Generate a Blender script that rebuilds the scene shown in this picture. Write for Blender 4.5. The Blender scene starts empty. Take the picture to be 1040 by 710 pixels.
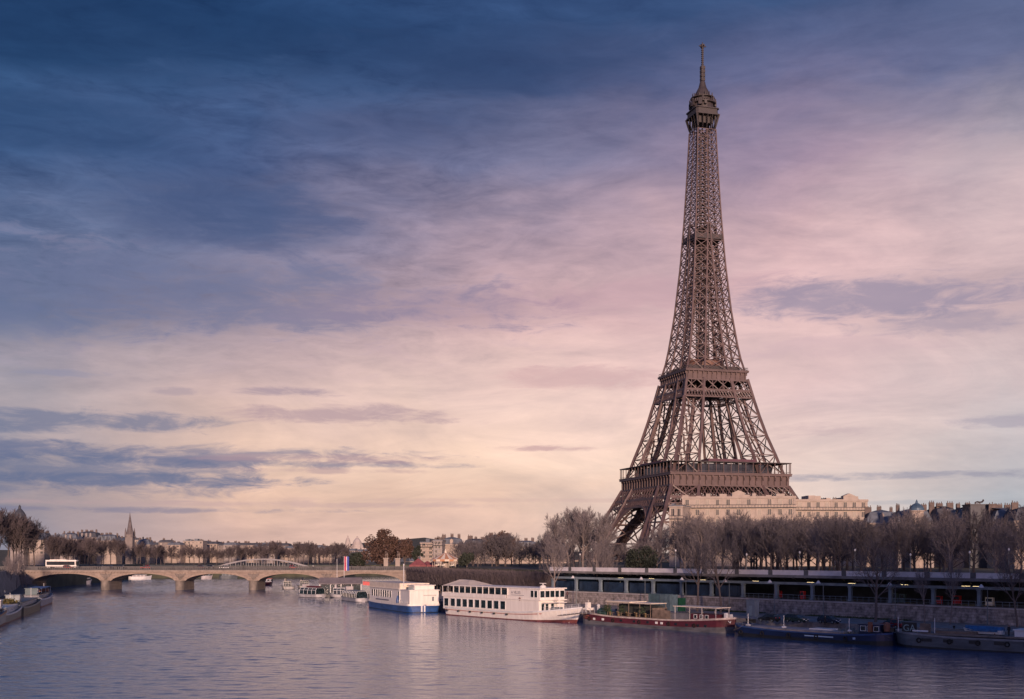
import bpy, bmesh, math, random
from mathutils import Vector, Matrix
import numpy as np
S = bpy.context.scene
C = S.collection
R = math.radians
# ------------------------------------------------------------------ camera
EYE = 15.5
F = 1200.0
cam_d = bpy.data.cameras.new("camera")
cam_d.sensor_width = 36.0
cam_d.lens = 36.0 * F / 1040.0
cam_d.shift_y = (562 - 355) / 1040.0
cam_d.clip_start = 0.5
cam_d.clip_end = 30000
cam = bpy.data.objects.new("camera", cam_d)
C.objects.link(cam)
cam.location = (0, 0, EYE)
cam.rotation_euler = (R(90), 0, 0)
S.camera = cam

# ------------------------------------------------------------------ colour management
vs = S.view_settings
vs.view_transform = 'Standard'
vs.look = 'None'
vs.exposure = 0.0
vs.gamma = 1.0
vs.use_curve_mapping = False

SUN_AZ = 8.0      # degrees right of straight behind the camera
SUN_EL = 8.5
# ------------------------------------------------------------------ sun
sd = bpy.data.lights.new("sun", 'SUN')
sd.energy = 4.6
sd.angle = R(3.0)
sd.color = (1.0, 0.67, 0.51)
so = bpy.data.objects.new("sun", sd)
C.objects.link(so)
sdir = Vector((math.sin(R(SUN_AZ)) * math.cos(R(SUN_EL)), -math.cos(R(SUN_AZ)) * math.cos(R(SUN_EL)), math.sin(R(SUN_EL))))
so.rotation_euler = sdir.to_track_quat('Z', 'Y').to_euler()
so.location = sdir * 400

# ------------------------------------------------------------------ sky
def lin(c):
    return tuple(((v / 255) / 12.92 if v / 255 <= 0.04045 else ((v / 255 + 0.055) / 1.055) ** 2.4) for v in c)

def build_sky():
    w = bpy.data.worlds.new("World")
    S.world = w
    w.use_nodes = True
    nt = w.node_tree
    N, L = nt.nodes, nt.links
    N.clear()
    def node(t, **k):
        n = N.new(t)
        for a, b in k.items():
            setattr(n, a, b)
        return n
    def put(sock, v):
        if isinstance(v, bpy.types.NodeSocket):
            L.new(v, sock)
        else:
            sock.default_value = v
    def M(op, a, b=0.0, c=0.0, clamp=False):
        n = node('ShaderNodeMath', operation=op)
        n.use_clamp = clamp
        put(n.inputs[0], a); put(n.inputs[1], b)
        if op in ('MULTIPLY_ADD',):
            put(n.inputs[2], c)
        return n.outputs[0]
    def smooth(v, a, b, lo=0.0, hi=1.0):
        n = node('ShaderNodeMapRange', interpolation_type='SMOOTHSTEP')
        put(n.inputs['Value'], v)
        n.inputs['From Min'].default_value = a; n.inputs['From Max'].default_value = b
        n.inputs['To Min'].default_value = lo; n.inputs['To Max'].default_value = hi
        return n.outputs['Result']
    def mix(f, a, b, blend='MIX'):
        n = node('ShaderNodeMix', data_type='RGBA', blend_type=blend)
        put(n.inputs[0], f); put(n.inputs[6], a); put(n.inputs[7], b)
        return n.outputs[2]
    def noise(x, y, sx, sy, detail=6, rough=0.55, dist=0.0, off=0.0):
        c = node('ShaderNodeCombineXYZ')
        put(c.inputs[0], M('MULTIPLY_ADD', x, sx, off)); put(c.inputs[1], M('MULTIPLY_ADD', y, sy, off * 1.7)); c.inputs[2].default_value = off
        n = node('ShaderNodeTexNoise')
        n.noise_dimensions = '3D'
        L.new(c.outputs[0], n.inputs['Vector'])
        n.inputs['Scale'].default_value = 1.0
        n.inputs['Detail'].default_value = detail
        n.inputs['Roughness'].default_value = rough
        n.inputs['Distortion'].default_value = dist
        return n.outputs['Fac']
    tc = node('ShaderNodeTexCoord')
    sp = node('ShaderNodeSeparateXYZ')
    L.new(tc.outputs['Generated'], sp.inputs[0])
    x, y, z = sp.outputs
    az = M('ARCTAN2', x, y)
    rr = M('SQRT', M('ADD', M('MULTIPLY', x, x), M('MULTIPLY', y, y)))
    te = M('DIVIDE', M('MAXIMUM', z, 0.0), M('MAXIMUM', rr, 0.02))
    te = M('MINIMUM', te, 2.0)
    nw1 = noise(az, te, 7, 16, 5, 0.55, 0.4, 3.1)
    nw2 = noise(az, te, 7, 16, 5, 0.55, 0.4, 9.7)
    azw = M('ADD', az, M('MULTIPLY', M('SUBTRACT', nw1, 0.5), 0.16))
    tew = M('ADD', te, M('MULTIPLY', M('SUBTRACT', nw2, 0.5), 0.075))
    t = M('MULTIPLY', tew, 1.2, clamp=True)
    ys = [535, 505, 470, 405, 330, 250, 170, 90, 20]
    def col(cols, zen):
        n = node('ShaderNodeValToRGB')
        r = n.color_ramp
        r.interpolation = 'LINEAR'
        pts = [((562 - yy) / 1200 * 1.2, c) for yy, c in zip(ys, cols)] + [(0.95, zen)]
        r.elements[0].position = pts[0][0]; r.elements[0].color = (*lin(pts[0][1]), 1)
        r.elements[1].position = pts[-1][0]; r.elements[1].color = (*lin(pts[-1][1]), 1)
        for p, c in pts[1:-1]:
            e = r.elements.new(p); e.color = (*lin(c), 1)
        L.new(t, n.inputs[0])
        return n.outputs[0]
    zen = (36, 62, 112)
    K = [
        (-3.14, [(205, 170, 165), (205, 165, 165), (200, 160, 165), (185, 150, 165), (165, 140, 165), (140, 130, 165), (120, 120, 160), (100, 108, 152), (90, 100, 146)]),
        (-1.5, [(120, 122, 148), (118, 120, 148), (112, 118, 148), (100, 112, 145), (88, 104, 142), (78, 97, 138), (62, 85, 128), (48, 74, 117), (40, 68, 110)]),
        (-0.41, [(140, 138, 154), (150, 143, 156), (150, 146, 160), (172, 162, 170), (108, 119, 150), (92, 108, 145), (62, 90, 134), (38, 69, 111), (30, 60, 102)]),
        (-0.22, [(216, 180, 168), (232, 194, 174), (240, 204, 184), (218, 188, 182), (164, 148, 162), (113, 118, 150), (76, 95, 138), (52, 80, 123), (36, 66, 109)]),
        (0.0, [(240, 202, 184), (246, 208, 186), (251, 216, 194), (249, 215, 203), (212, 176, 178), (178, 154, 167), (122, 121, 152), (63, 80, 120), (50, 75, 118)]),
        (0.235, [(208, 198, 196), (232, 208, 198), (241, 214, 203), (226, 196, 195), (230, 194, 193), (217, 181, 185), (165, 143, 164), (105, 108, 145), (62, 84, 126)]),
        (0.40, [(166, 173, 182), (176, 178, 186), (196, 190, 194), (214, 194, 195), (212, 184, 186), (220, 192, 194), (176, 163, 174), (104, 111, 146), (86, 101, 140)]),
        (1.5, [(150, 152, 172), (158, 152, 172), (165, 150, 170), (165, 150, 172), (150, 142, 170), (130, 130, 162), (110, 118, 155), (90, 104, 146), (80, 96, 138)]),
        (3.14, [(205, 170, 165), (205, 165, 165), (200, 160, 165), (185, 150, 165), (165, 140, 165), (140, 130, 165), (120, 120, 160), (100, 108, 152), (90, 100, 146)]),
    ]
    cur = col(K[0][1], zen)
    for (a0, _), (a1, c) in zip(K[:-1], K[1:]):
        n = node('ShaderNodeMapRange', interpolation_type='LINEAR')
        L.new(azw, n.inputs['Value'])
        n.inputs['From Min'].default_value = a0; n.inputs['From Max'].default_value = a1
        cur = mix(n.outputs['Result'], cur, col(c, zen))
    # soft structure over the whole sky
    n1 = noise(az, te, 10, 56, 10, 0.66, 0.7, 1.3)      # streaks
    n2 = noise(az, te, 6, 17, 10, 0.64, 0.9, 5.9)     # large billows
    n3 = noise(az, te, 24, 92, 9, 0.66, 0.6, 7.7)    # mottling
    lf = M('ADD', M('MULTIPLY_ADD', n2, 0.78, 0.61), M('MULTIPLY', M('SUBTRACT', n1, 0.5), 0.36))
    lf2 = M('MULTIPLY', M('SUBTRACT', n3, 0.5), M('MULTIPLY', smooth(te, 0.10, 0.22), smooth(az, 0.2, -0.2, 0.22, 0.95)))
    n4 = noise(az, te, 13, 36, 9, 0.62, 1.1, 12.4)
    lf = M('ADD', lf, lf2)
    lf = M('ADD', lf, M('MULTIPLY', M('SUBTRACT', n4, 0.5), M('MULTIPLY', smooth(te, 0.15, 0.26, 0.15, 1.0), smooth(az, 0.3, -0.15, 0.3, 0.95))))
    cmb = node('ShaderNodeCombineColor')
    L.new(lf, cmb.inputs[0]); L.new(M('MULTIPLY_ADD', lf, 0.9, 0.1), cmb.inputs[1]); L.new(M('MULTIPLY_ADD', lf, 0.72, 0.28), cmb.inputs[2])
    cur = mix(1.0, cur, cmb.outputs[0], 'MULTIPLY')
    # pale flecks where the thin deck lets the evening light through
    fl = M('MULTIPLY', smooth(M('ADD', n3, M('MULTIPLY', M('SUBTRACT', n2, 0.5), 0.5)), 0.52, 0.72), M('MULTIPLY', smooth(te, 0.12, 0.19), smooth(te, 0.29, 0.21)))
    cur = mix(M('MULTIPLY', fl, smooth(az, 0.12, -0.1, 0.10, 0.40)), cur, (*lin((172, 152, 170)), 1))
    # cloud banks: (x, y, half width, half height, opacity, colour), in the photograph's degrees of view
    banks = [
        (130, 30, 330, 55, .45, (28, 54, 94)), (235, 208, 140, 50, .62, (60, 80, 122)), (60, 130, 170, 34, .45, (34, 62, 104)), (520, 60, 190, 40, .4, (46, 66, 106)), (400, 130, 120, 26, .35, (58, 74, 116)), (300, 85, 150, 30, .25, (72, 96, 140)),
        (170, 300, 340, 46, .7, (104, 113, 148)), (30, 325, 130, 26, .5, (98, 112, 148)), (440, 312, 170, 26, .45, (158, 138, 160)), (660, 300, 150, 24, .35, (186, 148, 162)),
        (25, 424, 180, 14, .68, (98, 112, 146)), (110, 458, 340, 11, .68, (106, 114, 148)), (230, 470, 240, 6, .75, (120, 122, 150)), (130, 487, 230, 8, .75, (104, 114, 147)), (320, 478, 110, 4, .6, (180, 152, 158)), (10, 478, 240, 30, .68, (96, 110, 145)),
        (350, 421, 120, 13, .7, (176, 150, 160)), (295, 398, 60, 6, .75, (166, 146, 160)), (48, 379, 52, 6, .6, (142, 142, 166)),
        (175, 397, 26, 5, .5, (160, 145, 160)), (345, 466, 130, 6, .7, (178, 150, 158)), (565, 455, 66, 4, .7, (196, 158, 162)),
        (930, 300, 190, 26, .8, (152, 142, 165)), (985, 325, 110, 16, .6, (156, 146, 166)), (925, 483, 190, 6, .75, (152, 150, 168)), (1020, 427, 56, 7, .6, (166, 158, 174)),
        (600, 384, 110, 13, .5, (204, 164, 168)), (90, 517, 240, 4, .6, (122, 122, 150)), (810, 438, 90, 9, .45, (188, 164, 172)),
        (1000, 155, 70, 20, .3, (190, 170, 178)), (240, 512, 330, 4, .45, (190, 160, 164)), (830, 355, 120, 14, .35, (196, 168, 178)),
        (520, 508, 260, 3, .35, (206, 172, 168)), (960, 510, 150, 3, .5, (176, 176, 184)),
    ]
    for i, (px, py, wx, wy, op, c) in enumerate(banks):
        a0 = math.atan((px - 520) / F); e0 = (562 - py) / F * math.cos(a0)
        u = M('MULTIPLY', M('SUBTRACT', az, a0), F / wx * 0.94)
        v = M('MULTIPLY', M('SUBTRACT', te, e0), F / wy)
        d = M('SUBTRACT', 1.0, M('ADD', M('MULTIPLY', u, u), M('MULTIPLY', v, v)))
        nz = n1 if wy < 16 else n2
        d = M('ADD', d, M('MULTIPLY', M('SUBTRACT', nz, 0.5), 3.8 if wy < 16 else 3.0))
        d = M('ADD', d, M('MULTIPLY', M('SUBTRACT', n3, 0.5), 2.6))
        al = smooth(d, 0.0, 1.15, 0.0, op)
        cur = mix(al, cur, (*lin(c), 1))
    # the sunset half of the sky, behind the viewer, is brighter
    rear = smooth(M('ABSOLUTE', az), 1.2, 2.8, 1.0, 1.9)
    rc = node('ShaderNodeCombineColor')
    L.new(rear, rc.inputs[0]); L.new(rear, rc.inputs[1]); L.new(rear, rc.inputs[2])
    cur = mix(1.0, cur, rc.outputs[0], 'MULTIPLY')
    sky = node('ShaderNodeTexSky')
    sky.sky_type = 'NISHITA'
    sky.sun_disc = False
    sky.sun_elevation = R(SUN_EL)
    sky.sun_rotation = R(180 - SUN_AZ)
    bg1 = node('ShaderNodeBackground')
    L.new(sky.outputs[0], bg1.inputs[0]); bg1.inputs[1].default_value = 0.05
    bg2 = node('ShaderNodeBackground')
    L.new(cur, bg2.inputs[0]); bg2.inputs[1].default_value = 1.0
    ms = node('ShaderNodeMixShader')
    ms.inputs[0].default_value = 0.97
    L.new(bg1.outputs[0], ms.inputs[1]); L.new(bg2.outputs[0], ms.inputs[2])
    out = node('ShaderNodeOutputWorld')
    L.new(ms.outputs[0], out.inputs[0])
build_sky()

# ------------------------------------------------------------------ helpers
def G(px, py, z=0.0):
    """ground point seen at a place in the photograph, on the level z"""
    d = F * (EYE - z) / (py - 562.0)
    return ((px - 520) / F * d, d)

class MB:
    def __init__(s):
        s.v = []; s.f = []; s.m = []
    def add(s, vs, fs, m=0):
        o = len(s.v)
        s.v.extend(vs)
        for f in fs:
            s.f.append(tuple(i + o for i in f)); s.m.append(m)
    def box(s, x0, x1, y0, y1, z0, z1, m=0):
        s.add([(x0, y0, z0), (x1, y0, z0), (x1, y1, z0), (x0, y1, z0), (x0, y0, z1), (x1, y0, z1), (x1, y1, z1), (x0, y1, z1)],
              [(3, 2, 1, 0), (4, 5, 6, 7), (0, 1, 5, 4), (1, 2, 6, 5), (2, 3, 7, 6), (3, 0, 4, 7)], m)
        return s
    def obox(s, c, ax, hx, hy, z0, z1, m=0):
        """box centred on c=(x,y), its long axis along the unit vector ax"""
        a = Vector((ax[0], ax[1])).normalized(); b = Vector((-a.y, a.x))
        P = [Vector(c) + a * i * hx + b * j * hy for i, j in ((-1, -1), (1, -1), (1, 1), (-1, 1))]
        s.add([(p.x, p.y, z0) for p in P] + [(p.x, p.y, z1) for p in P],
              [(3, 2, 1, 0), (4, 5, 6, 7), (0, 1, 5, 4), (1, 2, 6, 5), (2, 3, 7, 6), (3, 0, 4, 7)], m)
        return s
    def beam(s, p, q, w, h=None, m=0):
        h = h or w
        p = Vector(p); q = Vector(q); d = q - p
        if d.length < 1e-6: return s
        d.normalize()
        up = Vector((0, 0, 1)) if abs(d.z) < 0.95 else Vector((0, 1, 0))
        a = d.cross(up).normalized(); b = a.cross(d)
        k = []
        for c in (p, q):
            for i, j in ((-1, -1), (1, -1), (1, 1), (-1, 1)):
                k.append(tuple(c + a * (i * w / 2) + b * (j * h / 2)))
        s.add(k, [(3, 2, 1, 0), (4, 5, 6, 7), (0, 1, 5, 4), (1, 2, 6, 5), (2, 3, 7, 6), (3, 0, 4, 7)], m)
        return s
    def tube(s, pts, rad, n=6, m=0, cap=True):
        pts = [Vector(p) for p in pts]
        rings = []
        for i, p in enumerate(pts):
            d = (pts[min(i + 1, len(pts) - 1)] - pts[max(i - 1, 0)])
            d = d.normalized() if d.length > 1e-9 else Vector((0, 0, 1))
            up = Vector((0, 0, 1)) if abs(d.z) < 0.95 else Vector((0, 1, 0))
            a = d.cross(up).normalized(); b = a.cross(d)
            r = rad[i] if isinstance(rad, (list, tuple)) else rad
            rings.append([tuple(p + (a * math.cos(2 * math.pi * k / n) + b * math.sin(2 * math.pi * k / n)) * r) for k in range(n)])
        vs = [v for r in rings for v in r]
        fs = []
        for i in range(len(pts) - 1):
            for k in range(n):
                fs.append((i * n + k, i * n + (k + 1) % n, (i + 1) * n + (k + 1) % n, (i + 1) * n + k))
        if cap:
            fs.append(tuple(range(n - 1, -1, -1))); fs.append(tuple((len(pts) - 1) * n + k for k in range(n)))
        s.add(vs, fs, m)
        return s
    def lathe(s, prof, n=16, c=(0, 0), m=0):
        vs = []; fs = []
        for r, z in prof:
            for k in range(n):
                a = 2 * math.pi * k / n
                vs.append((c[0] + r * math.cos(a), c[1] + r * math.sin(a), z))
        for i in range(len(prof) - 1):
            for k in range(n):
                fs.append((i * n + k, i * n + (k + 1) % n, (i + 1) * n + (k + 1) % n, (i + 1) * n + k))
        fs.append(tuple(range(n - 1, -1, -1))); fs.append(tuple((len(prof) - 1) * n + k for k in range(n)))
        s.add(vs, fs, m)
        return s
    def prism(s, poly, z0, z1, m=0):
        n = len(poly)
        ar = sum(poly[i][0] * poly[(i + 1) % n][1] - poly[(i + 1) % n][0] * poly[i][1] for i in range(n))
        if ar < 0: poly = poly[::-1]
        s.add([(x, y, z0) for x, y in poly] + [(x, y, z1) for x, y in poly],
              [tuple(range(n - 1, -1, -1)), tuple(range(n, 2 * n))] + [(i, (i + 1) % n, n + (i + 1) % n, n + i) for i in range(n)], m)
        return s
    def extr(s, poly, axis, a0, a1, m=0):
        """polygon of (u, z) extruded along x (axis='x': u is y) or along y (axis='y': u is x)"""
        n = len(poly)
        g = (lambda u, z, a: (a, u, z)) if axis == 'x' else (lambda u, z, a: (u, a, z))
        s.add([g(u, z, a0) for u, z in poly] + [g(u, z, a1) for u, z in poly],
              [tuple(range(n - 1, -1, -1)), tuple(range(n, 2 * n))] + [(i, (i + 1) % n, n + (i + 1) % n, n + i) for i in range(n)], m)
        return s
    def build(s, name, mat, parent=None, smooth=False, loc=None, rz=None):
        me = bpy.data.meshes.new(name)
        me.from_pydata(s.v, [], s.f)
        mats = mat if isinstance(mat, (list, tuple)) else [mat]
        for k in mats: me.materials.append(k)
        if len(mats) > 1: me.polygons.foreach_set('material_index', s.m)
        if smooth: me.polygons.foreach_set('use_smooth', [True] * len(me.polygons))
        bm = bmesh.new(); bm.from_mesh(me)
        if len(bm.faces) < 60000: bmesh.ops.recalc_face_normals(bm, faces=bm.faces)
        bm.to_mesh(me); bm.free()
        o = bpy.data.objects.new(name, me)
        C.objects.link(o)
        if parent is not None: o.parent = parent
        if loc is not None: o.location = loc
        if rz is not None: o.rotation_euler = (0, 0, rz)
        return o

def tag(o, label=None, cat=None, group=None, kind=None):
    if label: o['label'] = label
    if cat: o['category'] = cat
    if group: o['group'] = group
    if kind: o['kind'] = kind
    return o
def thing(name, label, cat, loc=(0, 0, 0), rz=0.0, group=None):
    o = bpy.data.objects.new(name, None)
    C.objects.link(o)
    o.empty_display_size = 0.5
    o.location = loc; o.rotation_euler = (0, 0, rz)
    return tag(o, label, cat, group)
def dup(o, loc=None, rz=None, scale=None, label=None, group=None, parent=None):
    c = o.copy(); C.objects.link(c)
    if parent is not None: c.parent = parent
    if loc is not None: c.location = loc
    if rz is not None: c.rotation_euler = (0, 0, rz)
    if scale is not None: c.scale = scale if isinstance(scale, tuple) else (scale,) * 3
    if label: c['label'] = label
    if group: c['group'] = group
    for ch in list(o.children):
        dup(ch, parent=c)
    return c
def struct(name, mb, mat):
    o = mb.build(name, mat)
    o['kind'] = 'structure'
    return o

MATS = {}
def mat(name, col, rough=0.7, metal=0.0, var=0.12, scale=0.6, bump=0.0, spec=0.5, coat=0.0, coords='Object', stretch=(1, 1, 1), grime=None, brick=None):
    if name in MATS: return MATS[name]
    m = bpy.data.materials.new(name)
    m.use_nodes = True
    nt = m.node_tree
    b = nt.nodes['Principled BSDF']
    b.inputs['Roughness'].default_value = rough
    b.inputs['Metallic'].default_value = metal
    b.inputs['Specular IOR Level'].default_value = spec
    if coat: b.inputs['Coat Weight'].default_value = coat
    tc = nt.nodes.new('ShaderNodeTexCoord')
    mp = nt.nodes.new('ShaderNodeMapping'); mp.inputs['Scale'].default_value = stretch
    nz = nt.nodes.new('ShaderNodeTexNoise'); nz.inputs['Scale'].default_value = scale; nz.inputs['Detail'].default_value = 8; nz.inputs['Roughness'].default_value = 0.62
    nt.links.new(tc.outputs[coords], mp.inputs[0]); nt.links.new(mp.outputs[0], nz.inputs['Vector'])
    rp = nt.nodes.new('ShaderNodeValToRGB')
    rp.color_ramp.elements[0].position = 0.3; rp.color_ramp.elements[1].position = 0.7
    g = grime or tuple(c * (1 - var * 2) for c in col)
    rp.color_ramp.elements[0].color = (*g, 1)
    rp.color_ramp.elements[1].color = (*[min(1, c * (1 + var)) for c in col], 1)
    nt.links.new(nz.outputs['Fac'], rp.inputs[0])
    if brick:
        m3 = nt.nodes.new('ShaderNodeMapping'); m3.inputs['Rotation'].default_value = (R(90), 0, 0)
        nt.links.new(tc.outputs[coords], m3.inputs[0])
        bt = nt.nodes.new('ShaderNodeTexBrick'); bt.inputs['Scale'].default_value = 1.0
        bt.inputs['Brick Width'].default_value = brick[0]; bt.inputs['Row Height'].default_value = brick[1]; bt.inputs['Mortar Size'].default_value = brick[2]
        bt.inputs['Color1'].default_value = (1, 1, 1, 1); bt.inputs['Color2'].default_value = (.72, .72, .74, 1); bt.inputs['Mortar'].default_value = (.5, .48, .46, 1)
        nt.links.new(m3.outputs[0], bt.inputs['Vector'])
        mx = nt.nodes.new('ShaderNodeMix'); mx.data_type = 'RGBA'; mx.blend_type = 'MULTIPLY'; mx.inputs[0].default_value = .8
        nt.links.new(rp.outputs[0], mx.inputs[6]); nt.links.new(bt.outputs['Color'], mx.inputs[7])
        nt.links.new(mx.outputs[2], b.inputs['Base Color'])
    else:
        nt.links.new(rp.outputs[0], b.inputs['Base Color'])
    if bump:
        n2 = nt.nodes.new('ShaderNodeTexNoise'); n2.inputs['Scale'].default_value = scale * 6; n2.inputs['Detail'].default_value = 5
        nt.links.new(mp.outputs[0], n2.inputs['Vector'])
        bp = nt.nodes.new('ShaderNodeBump'); bp.inputs['Strength'].default_value = bump; bp.inputs['Distance'].default_value = 0.1
        nt.links.new(n2.outputs['Fac'], bp.inputs['Height']); nt.links.new(bp.outputs[0], b.inputs['Normal'])
    MATS[name] = m
    return m
def emit(name, col, strength):
    if name in MATS: return MATS[name]
    m = bpy.data.materials.new(name); m.use_nodes = True
    b = m.node_tree.nodes['Principled BSDF']
    b.inputs['Base Color'].default_value = (*col, 1)
    b.inputs['Emission Color'].default_value = (*col, 1)
    b.inputs['Emission Strength'].default_value = strength
    MATS[name] = m
    return m

IRON = mat('painted iron', (0.125, 0.085, 0.082), 0.5, 0.0, 0.14, 0.25)
IRON_D = mat('dark iron', (0.05, 0.04, 0.042), 0.6, 0.0, 0.15, 0.3)
STONE = mat('pale limestone', (0.31, 0.25, 0.21), 0.85, 0, 0.2, 0.3, 0.3, grime=(.24, .19, .16), brick=(2.4, .62, .05))
STONE_G = mat('grey limestone', (0.26, 0.235, 0.22), 0.88, 0, 0.3, 0.5, 0.5)
CREAM = mat('cream facade', (0.40, 0.34, 0.295), 0.85, 0, 0.12, 0.3, 0.2)
FACADE = mat('beige facade', (0.40, 0.33, 0.28), 0.85, 0, 0.14, 0.3, 0.2)
FACADE_G = mat('grey facade', (0.30, 0.27, 0.26), 0.85, 0, 0.14, 0.3, 0.2)
ZINC = mat('zinc roof', (0.13, 0.15, 0.18), 0.5, 0.1, 0.2, 0.4)
SLATE = mat('slate roof', (0.06, 0.065, 0.08), 0.6, 0, 0.2, 0.5)
BRICK = mat('chimney brick', (0.14, 0.11, 0.1), 0.9, 0, 0.2, 1.0)
GLASS = mat('dark window glass', (0.022, 0.028, 0.035), 0.12, 0, 0.3, 0.4, spec=0.7)
GLASS_B = mat('boat window glass', (0.02, 0.035, 0.042), 0.12, 0, 0.5, 1.2, spec=0.7)
WHITE = mat('white paint', (0.78, 0.74, 0.68), 0.45, 0, 0.08, 1.4, stretch=(1, 1, .12), grime=(.69, .64, .58))
WHITE2 = mat('cool white paint', (0.7, 0.7, 0.7), 0.45, 0, 0.1, 0.6)
BLUE = mat('blue hull paint', (0.03, 0.085, 0.25), 0.4, 0, 0.28, 0.5, stretch=(.5, 1, 2))
NAVY = mat('navy hull paint', (0.006, 0.016, 0.065), 0.4, 0, 0.22, 0.5, stretch=(.5, 1, 2))
RED_H = mat('dark red hull paint', (0.10, 0.02, 0.03), 0.45, 0, 0.22, 0.5, stretch=(.5, 1, 2))
GREY_H = mat('grey hull paint', (0.10, 0.115, 0.13), 0.5, 0, 0.25, 0.5, stretch=(.5, 1, 2))
BLACK = mat('black paint', (0.014, 0.015, 0.018), 0.5, 0, 0.3, 0.7)
DECK = mat('worn deck', (0.21, 0.18, 0.16), 0.8, 0, 0.25, 0.8, 0.2)
WOOD = mat('weathered wood', (0.19, 0.14, 0.11), 0.75, 0, 0.25, 1.0, 0.2)
ORANGE = mat('orange paint', (0.22, 0.085, 0.05), 0.5, 0, 0.2, 1)
RED = mat('red paint', (0.5, 0.03, 0.035), 0.5, 0, 0.15, 1)
GREEN = mat('green container paint', (0.012, 0.08, 0.045), 0.5, 0, 0.2, 1)
TEAL = mat('grey teal paint', (0.07, 0.12, 0.14), 0.55, 0, 0.2, 1)
TARP = mat('blue tarpaulin', (0.03, 0.12, 0.28), 0.6, 0, 0.25, 1.5, 0.4)
CANVAS = mat('cream canvas', (0.72, 0.62, 0.5), 0.85, 0, 0.1, 0.8, 0.2)
STEEL = mat('painted steel', (0.2, 0.26, 0.32), 0.5, 0.0, 0.2, 0.5)
LAMP_M = mat('lamp post paint', (0.16, 0.19, 0.21), 0.5, 0.2, 0.15, 1)
CONC = mat('pale concrete', (0.46, 0.43, 0.43), 0.8, 0, 0.18, 0.35, 0.2)
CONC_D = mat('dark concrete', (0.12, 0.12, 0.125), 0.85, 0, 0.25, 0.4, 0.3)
PAVE = mat('quay cobbles', (0.27, 0.245, 0.235), 0.9, 0, 0.25, 0.7, 0.6, coords='Object')
ASPH = mat('asphalt', (0.06, 0.06, 0.063), 0.9, 0, 0.2, 0.6, 0.3)
EARTH = mat('park soil and lawn', (0.07, 0.075, 0.05), 0.95, 0, 0.3, 0.1, 0.3)
BED = mat('river bed', (0.05, 0.05, 0.045), 0.95, 0, 0.3, 0.1)
BARK = mat('grey brown bark', (0.13, 0.105, 0.1), 0.9, 0, 0.25, 2.0)
BARK_P = mat('pale plane bark', (0.24, 0.2, 0.185), 0.9, 0, 0.25, 2.0)
TWIG = mat('brown twigs', (0.135, 0.12, 0.13), 0.9, 0, 0.2, 0.5)
TWIG_P = mat('pale twigs', (0.195, 0.17, 0.175), 0.9, 0, 0.2, 0.5)
TWIG_F = mat('reddish brown twigs', (0.105, 0.085, 0.092), 0.9, 0, 0.2, 0.5)
LEAF = mat('evergreen leaves', (0.035, 0.045, 0.032), 0.8, 0, 0.3, 1.0)
LEAF_B = mat('withered brown leaves', (0.11, 0.065, 0.05), 0.85, 0, 0.3, 1.0)
TYRE = mat('tyre rubber', (0.01, 0.01, 0.01), 0.8)
CLOTH = mat('dark clothes', (0.018, 0.02, 0.026), 0.9)
SKIN = mat('skin', (0.5, 0.3, 0.22), 0.6)
GRASS = mat('quay grass', (0.06, 0.085, 0.03), 0.95, 0, 0.3, 1.5, 0.5)
LAMP_ON = emit('lit warm lamp', (1.0, 0.72, 0.35), 5.0)
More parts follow.
